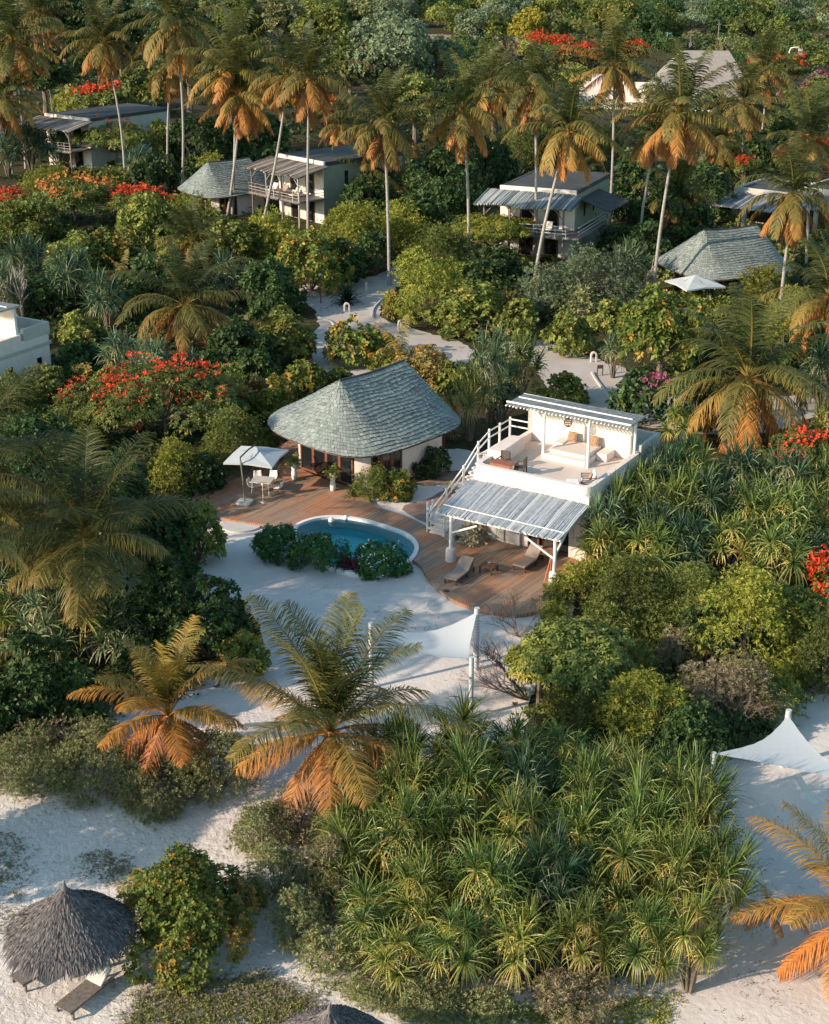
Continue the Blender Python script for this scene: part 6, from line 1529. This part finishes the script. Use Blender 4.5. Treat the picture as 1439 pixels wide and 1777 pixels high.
 ('R', 950, 68, 135, 110, 'flame tree with bright red top left of the tall dark palm', 'flat', 'redflower', .95), ('R', 1000, 80, 140, 90, 'flame tree with red top directly behind the tall dark palm', 'flat', 'redflower', .9), ('R', 1095, 75, 140, 60, 'small flame tree between the tall dark palm and the thatched hall', 'flat', 'redflower', .8), ('P3', 885, 72, 130, 80, 'dull purple bush left of the red flame trees', 'mound', 'pinkflower', .3), ('R', 565, 170, 260, 80, 'pale red-blossomed tree behind the straight palm of the brown railed lodge', 'flat', 'redflower', .5), ('R', 860, 150, 250, 100, 'orange-tinted tree behind the centre palms', 'flat', 'orangeflower', .3),
 ('W', 680, 18, 205, 170, 'big rounded grey-green tree in the upper centre', 'round', None, 0), ('Y', 565, 5, 150, 120, 'tall olive tree left of the big rounded tree', 'round', None, 0), ('F', 610, 60, 200, 110, 'green tree below and left of the big rounded tree', 'round', None, 0), ('W', 755, 60, 190, 100, 'grey-green tree right of the big rounded tree', 'round', None, 0), ('G', 490, -10, 130, 120, 'olive brown tree in the upper left centre', 'round', None, 0), ('F', 420, -5, 130, 110, 'dark olive tree behind the close pair of palms', 'round', None, 0),
 ('Y', 862, 20, 66, 46, 'small yellow-leaved tree along and beyond the road'), ('Yb', 918, 12, 70, 76, 'bright yellow-leaved tree along and beyond the road', 'mound'),
 ('D', 30, -20, 170, 150, 'dark tall tree at the upper left corner', 'round', None, 0), ('D', 120, -30, 180, 130, 'dark tree behind the second palm at upper left', 'round', None, 0), ('D', 215, -20, 190, 130, 'dark tree behind the tall palms at upper left', 'round', None, 0), ('D', 330, -10, 200, 130, 'dark tree behind the tallest palm', 'round', None, 0), ('D', 400, 90, 230, 130, 'dark tree filling the gap under the close pair of palms', 'round', None, 0), ('D', 490, 110, 240, 120, 'dark tree behind the leaning palm', 'round', None, 0), ('D', 80, 90, 200, 110, 'dark tree low behind the far left lodge roof', 'round', None, 0), ('F', 270, 110, 220, 110, 'dark green tree behind the side wall of the far left lodge', 'round', None, 0),
 ('F', 1150, 130, 240, 100, 'green tree below the pale wall in front of the hall'), ('D', 1230, 150, 260, 100, 'dark tree before the right half of the thatched hall', None, None, 0), ('F', 720, 130, 260, 110, 'green tree under the big rounded tree', 'round', None, 0), ('D', 800, 130, 260, 100, 'shaded tree behind the straight centre palm', 'round', None, 0), ('F', 900, 110, 190, 90, 'green tree below the purple bush', None, None, 0), ('D', 980, 190, 260, 110, 'shaded bush under the leaning orange palm crown'),
 ('L', 370, 260, 330, 60, 'pale bush tucked against the shingled bungalow and palms'), ('D', 1300, 215, 290, 90, 'shaded bush before the service building'),
]
KIND2 = {'R': 'F', 'P': 'purple', 'P2': 'G', 'P3': 'N', 'Yb': 'Yb'}
M['Yb'] = leafmat('bright_yellow_leaf', (.36, .27, .03), (.55, .40, .05), (.2, .22, .05), .25)
STYLE['Yb'] = STYLE['purple'] = 'mound'
for e in S:
    k, x, yt, yb, w_, lb = e[:6]; st = e[6] if len(e) > 6 else None; fl = e[7] if len(e) > 7 else None; fr = e[8] if len(e) > 8 else 0
    k = KIND2.get(k, k)
    tree = ' tree' in lb.split(' ', 99)[0:1] or st in ('round', 'flat')
    shrub(k, x, yt, yb, w_, lb, st, None, None, None, fl, fr)
# bare branching shrub by the sail
def bare(P, R, H, label, seed, mat, n0=9, lean=(-1, 0), depth_=4, r0=.05):
    rs = random.Random(seed); root = empty('bare_shrub', P, 0, label, 'shrub', 'bare branching shrubs'); mb = MB()
    def grow(p, d, L, r, lv):
        q = p+d*L*.5+Vector((rs.uniform(-1, 1), rs.uniform(-1, 1), rs.uniform(-.6, .6)))*L*.08; e = p+d*L+Vector((rs.uniform(-1, 1), rs.uniform(-1, 1), rs.uniform(-.6, .6)))*L*.12
        mb.path([p, q, e], [r, r*.85, r*.65], 5 if lv < 2 else 4, cap=False)
        if lv >= depth_: return
        for _ in range(3 if lv else 3):
            nd = (d+Vector((rs.uniform(-1, 1), rs.uniform(-1, 1), rs.uniform(-.5, .7)))*.75).normalized(); grow(e if rs.random() > .3 else q, nd, L*rs.uniform(.55, .8), r*.6, lv+1)
    for i in range(n0):
        a = rs.uniform(0, 6.28); d = Vector((math.cos(a)*.8+lean[0]*.7, math.sin(a)*.8+lean[1]*.7, rs.uniform(.5, 1.1))).normalized(); grow(Vector((0, 0, 0)), d, R*.42, r0, 0)
    s = H/max(1e-3, max(v[2] for v in mb.v)); mb.v = [(v[0], v[1], v[2]*s) for v in mb.v]
    mb.build('branches', mat, root); return root
bare(bp(915, 1215), 3.2, 2.9, 'bare grey branching shrub reaching towards the white sail posts', 3, M['twig'], 8, (-1.0, .1))
bare(bp(900, 1105), 2.4, 2.0, 'bare thin shrub at the lower corner of the deck', 8, M['twig'], 6, (-.3, .2), r0=.03)
bare(bp(1080, 535), 3.6, 4.6, 'twisted pale bare branches amid the grey-green bush', 9, M['palebark'], 7, (0, -.2), 3, .10)
bare(bp(40, 560), 3.2, 5.2, 'pale dead branches rising behind the pale shaded villa', 12, M['palebark'], 6, (.1, 0), 2, .09)
bare(bp(1250, 1270), 2.4, 2.6, 'bare purple-brown branches on the right slope', 15, M['twig'], 9, (0, 0), 4, .035)
for cx, cy, w_ in ((0, 0, 0),): pass
# ------------------------------------------------------------------ mass of woodland beyond the road, and low ground cover: nobody could count these
def merge_crowns(name, spots, mats, label, cat, seed):
    rs = random.Random(seed)
    for kind in sorted(set(s[4] for s in spots)):
        Vs, Qs, Ts, As = [], [], [], []; off = 0
        for (x, y, R, H, k, st) in spots:
            if k != kind: continue
            me = foliage_proto(st, R, H/R, 3, rs.randrange(2)); R0, H0 = me[3], me[4]; me = me[0]
            n = len(me.vertices); V = np.empty(n*3, np.float32); me.vertices.foreach_get('co', V); V = V.reshape(-1, 3).copy()
            nq = n//4; keepq = np.array([rs.random() for _ in range(nq)]) < .6
            a = rs.uniform(0, 6.28); c_, s_ = math.cos(a), math.sin(a); V *= np.array([R/R0, R/R0, H/H0])
            V = np.stack([V[:, 0]*c_-V[:, 1]*s_+x, V[:, 0]*s_+V[:, 1]*c_+y, V[:, 2]], 1)
            t = np.empty(nq, np.float32); me.attributes['tint'].data.foreach_get('value', t); ac = np.empty(nq, np.float32); me.attributes['acc'].data.foreach_get('value', ac)
            V = V.reshape(nq, 4, 3)[keepq].reshape(-1, 3); q = np.arange(len(V)).reshape(-1, 4)+off; off += len(V)
            Vs.append(V); Qs.append(q); tv = rs.uniform(-.25, .25); Ts.append(np.clip(t[keepq]+tv, 0, 1)); As.append(ac[keepq])
        o = link(name, mesh_np(name, np.concatenate(Vs), np.concatenate(Qs), mats[kind], np.concatenate(Ts), np.concatenate(As))); tag(o, label[kind], cat, None, 'stuff')
rw_ = random.Random(77); spots = []
for row, (yb, R) in enumerate(((62, 6.5), (50, 6.5), (38, 7), (26, 7.5), (12, 8), (-4, 9), (-20, 9), (-36, 9))):
    x = -120
    while x < 1560:
        ok = not (yb > 45 and x < 760)
        if ok or yb < 55:
            P = bp(x+rw_.uniform(-8, 8), yb+rw_.uniform(-5, 5)); r = R*rw_.uniform(.7, 1.25)
            if yb > 0 and 780 < x < 1500 and rw_.random() < .12: x += 12; continue
            spots.append((P[0], P[1], r, r*rw_.uniform(.8, 1.35), rw_.choice('FFYDWG'), rw_.choice(['mound', 'round'])))
        s = F/depth(bp(x, yb)); x += R*1.15*s
for yb, R, x0, x1 in ((86, 3.2, 780, 1500), (78, 2.6, 780, 1500), (130, 5.5, -60, 640), (108, 5.5, -60, 640), (88, 6, -60, 640), (70, 6, -60, 640), (118, 3.2, 700, 1500), (106, 3.2, 760, 1500), (96, 3.0, 760, 1500), (150, 4, 560, 1000)):
    x = x0
    while x < x1:
        P = bp(x+rw_.uniform(-8, 8), yb+rw_.uniform(-5, 5)); r = R*rw_.uniform(.75, 1.25); s = F/depth(P); x += R*1.5*s
        if 1110 < x < 1300 and yb > 90: continue
        spots.append((P[0], P[1], r, r*rw_.uniform(.7, 1.2), rw_.choice('FFYDDG' if x > 700 else 'FDDDG'), 'mound'))
WL = {'F': 'mid green woodland along and beyond the road', 'Y': 'olive yellow-leaved woodland along and beyond the road', 'D': 'dark green woodland along and beyond the road', 'W': 'grey-green woodland along and beyond the road', 'G': 'brownish olive woodland along and beyond the road'}
merge_crowns('woodland', spots, M, WL, 'woodland', 5)
def cover(name, poly_px, n, leaf, mat, label, hmax, seed, asp=.6, k=5, clump=.5):
    rs = np.random.RandomState(seed); poly = [tuple(bp(x, y)[:2]) for x, y in poly_px]
    xs = [p[0] for p in poly]; ys = [p[1] for p in poly]
    def inside(x, y):
        c = False
        for i in range(len(poly)):
            (x1, y1), (x2, y2) = poly[i-1], poly[i]
            if (y1 > y) != (y2 > y) and x < (x2-x1)*(y-y1)/(y2-y1)+x1: c = not c
        return c
    cen = []
    while len(cen) < n//10:
        x, y = rs.uniform(min(xs), max(xs)), rs.uniform(min(ys), max(ys))
        if inside(x, y): cen.append((x, y, rs.uniform(.4, 1)))
    P = []
    for _ in range(n):
        c = cen[rs.randint(len(cen))]; q = rs.normal(0, clump*.4*c[2], 2); P.append((c[0]+q[0], c[1]+q[1], max(.01, hmax*c[2]*rs.uniform(.1, 1)*math.exp(-(q@q)/(clump*.5)**2))))
    P = np.array(P); Nn = unit(np.array([0, 0, 1.0])+rs.normal(0, .4, (n, 3)))
    V, m_ = rosettes(rs, P, Nn, k, leaf, asp, .5); V[:, 2] = np.maximum(V[:, 2], .012)
    o = link(name, mesh_np(name, V, np.arange(len(V)).reshape(-1, 4), mat, np.clip(rs.normal(.5, .2, m_), 0, 1), rs.uniform(0, 1, m_)))
    tag(o, label, 'ground cover', None, 'stuff')
cover('beach_creepers', [(205, 1790), (235, 1725), (330, 1695), (460, 1690), (545, 1730), (560, 1760), (600, 1790)], 6500, .05, M['N'], 'low creeping brown and green beach plants on the sand at the bottom left', .18, 1, clump=.8)
cover('beach_creepers', [(225, 1790), (250, 1735), (340, 1705), (450, 1700), (530, 1735), (590, 1790)], 2200, .06, M['Y'], 'bright green sprigs among the brown beach creepers at the bottom left', .20, 21, clump=.5)
cover('beach_creepers', [(-60, 1435), (40, 1450), (52, 1500), (40, 1570), (-20, 1640), (-60, 1640)], 2200, .045, M['N'], 'low dry creepers on the sand at the left edge', .08, 2, clump=.6)
cover('beach_creepers', [(135, 1478), (225, 1485), (240, 1525), (190, 1540), (140, 1515)], 1100, .04, M['N'], 'small patch of dry creepers behind the thatched parasol', .05, 3, clump=.5)
cover('beach_creepers', [(560, 1700), (700, 1770), (1150, 1790), (1180, 1730), (900, 1745), (700, 1725)], 3500, .06, M['Y'], 'creeping green ground cover in front of the thicket', .15, 6, clump=.6)
cover('fallen_leaves', [(380, 940), (700, 1010), (860, 1080), (900, 1180), (640, 1200), (420, 1100)], 260, .07, M['N'], 'scattered fallen leaves on the courtyard sand', .02, 31, k=2, clump=1.2)
cover('fallen_leaves', [(-20, 1380), (400, 1400), (440, 1560), (700, 1760), (480, 1700), (200, 1760), (-20, 1700)], 420, .06, M['N'], 'scattered fallen leaves on the beach path', .02, 32, k=2, clump=1.0)
cover('fallen_leaves', [(1250, 1400), (1439, 1380), (1439, 1777), (1180, 1777), (1290, 1600)], 300, .06, M['N'], 'scattered fallen leaves on the right hand sand', .02, 33, k=2, clump=1.0)
cover('fallen_leaves', [(500, 640), (560, 560), (520, 500), (700, 460), (650, 550), (820, 600), (760, 620)], 200, .14, M['N'], 'scattered fallen leaves on the sandy path', .03, 34, k=2, clump=1.4)
cover('thicket_undergrowth', [(680, 1320), (900, 1290), (1150, 1330), (1220, 1500), (1180, 1700), (900, 1740), (680, 1700), (620, 1540)], 5000, .15, M['N'], 'dry brown undergrowth beneath the big foreground thicket', .6, 14, clump=.9)
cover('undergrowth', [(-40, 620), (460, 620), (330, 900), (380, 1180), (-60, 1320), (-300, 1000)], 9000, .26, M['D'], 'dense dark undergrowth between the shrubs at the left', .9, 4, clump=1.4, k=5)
cover('undergrowth', [(940, 1040), (1040, 900), (1460, 720), (1500, 1180), (1250, 1260), (1180, 1400), (640, 1420), (900, 1290)], 7000, .22, M['F'], 'dense undergrowth between the shrubs on the right slope', .8, 5, clump=1.2, k=5)
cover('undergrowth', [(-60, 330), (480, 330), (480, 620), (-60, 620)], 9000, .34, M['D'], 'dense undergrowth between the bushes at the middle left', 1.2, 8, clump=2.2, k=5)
cover('undergrowth', [(720, 330), (1440, 330), (1500, 560), (1230, 720), (1100, 560), (780, 540)], 7500, .34, M['F'], 'dense undergrowth between the bushes at the middle right', 1.2, 9, clump=2.2, k=5)
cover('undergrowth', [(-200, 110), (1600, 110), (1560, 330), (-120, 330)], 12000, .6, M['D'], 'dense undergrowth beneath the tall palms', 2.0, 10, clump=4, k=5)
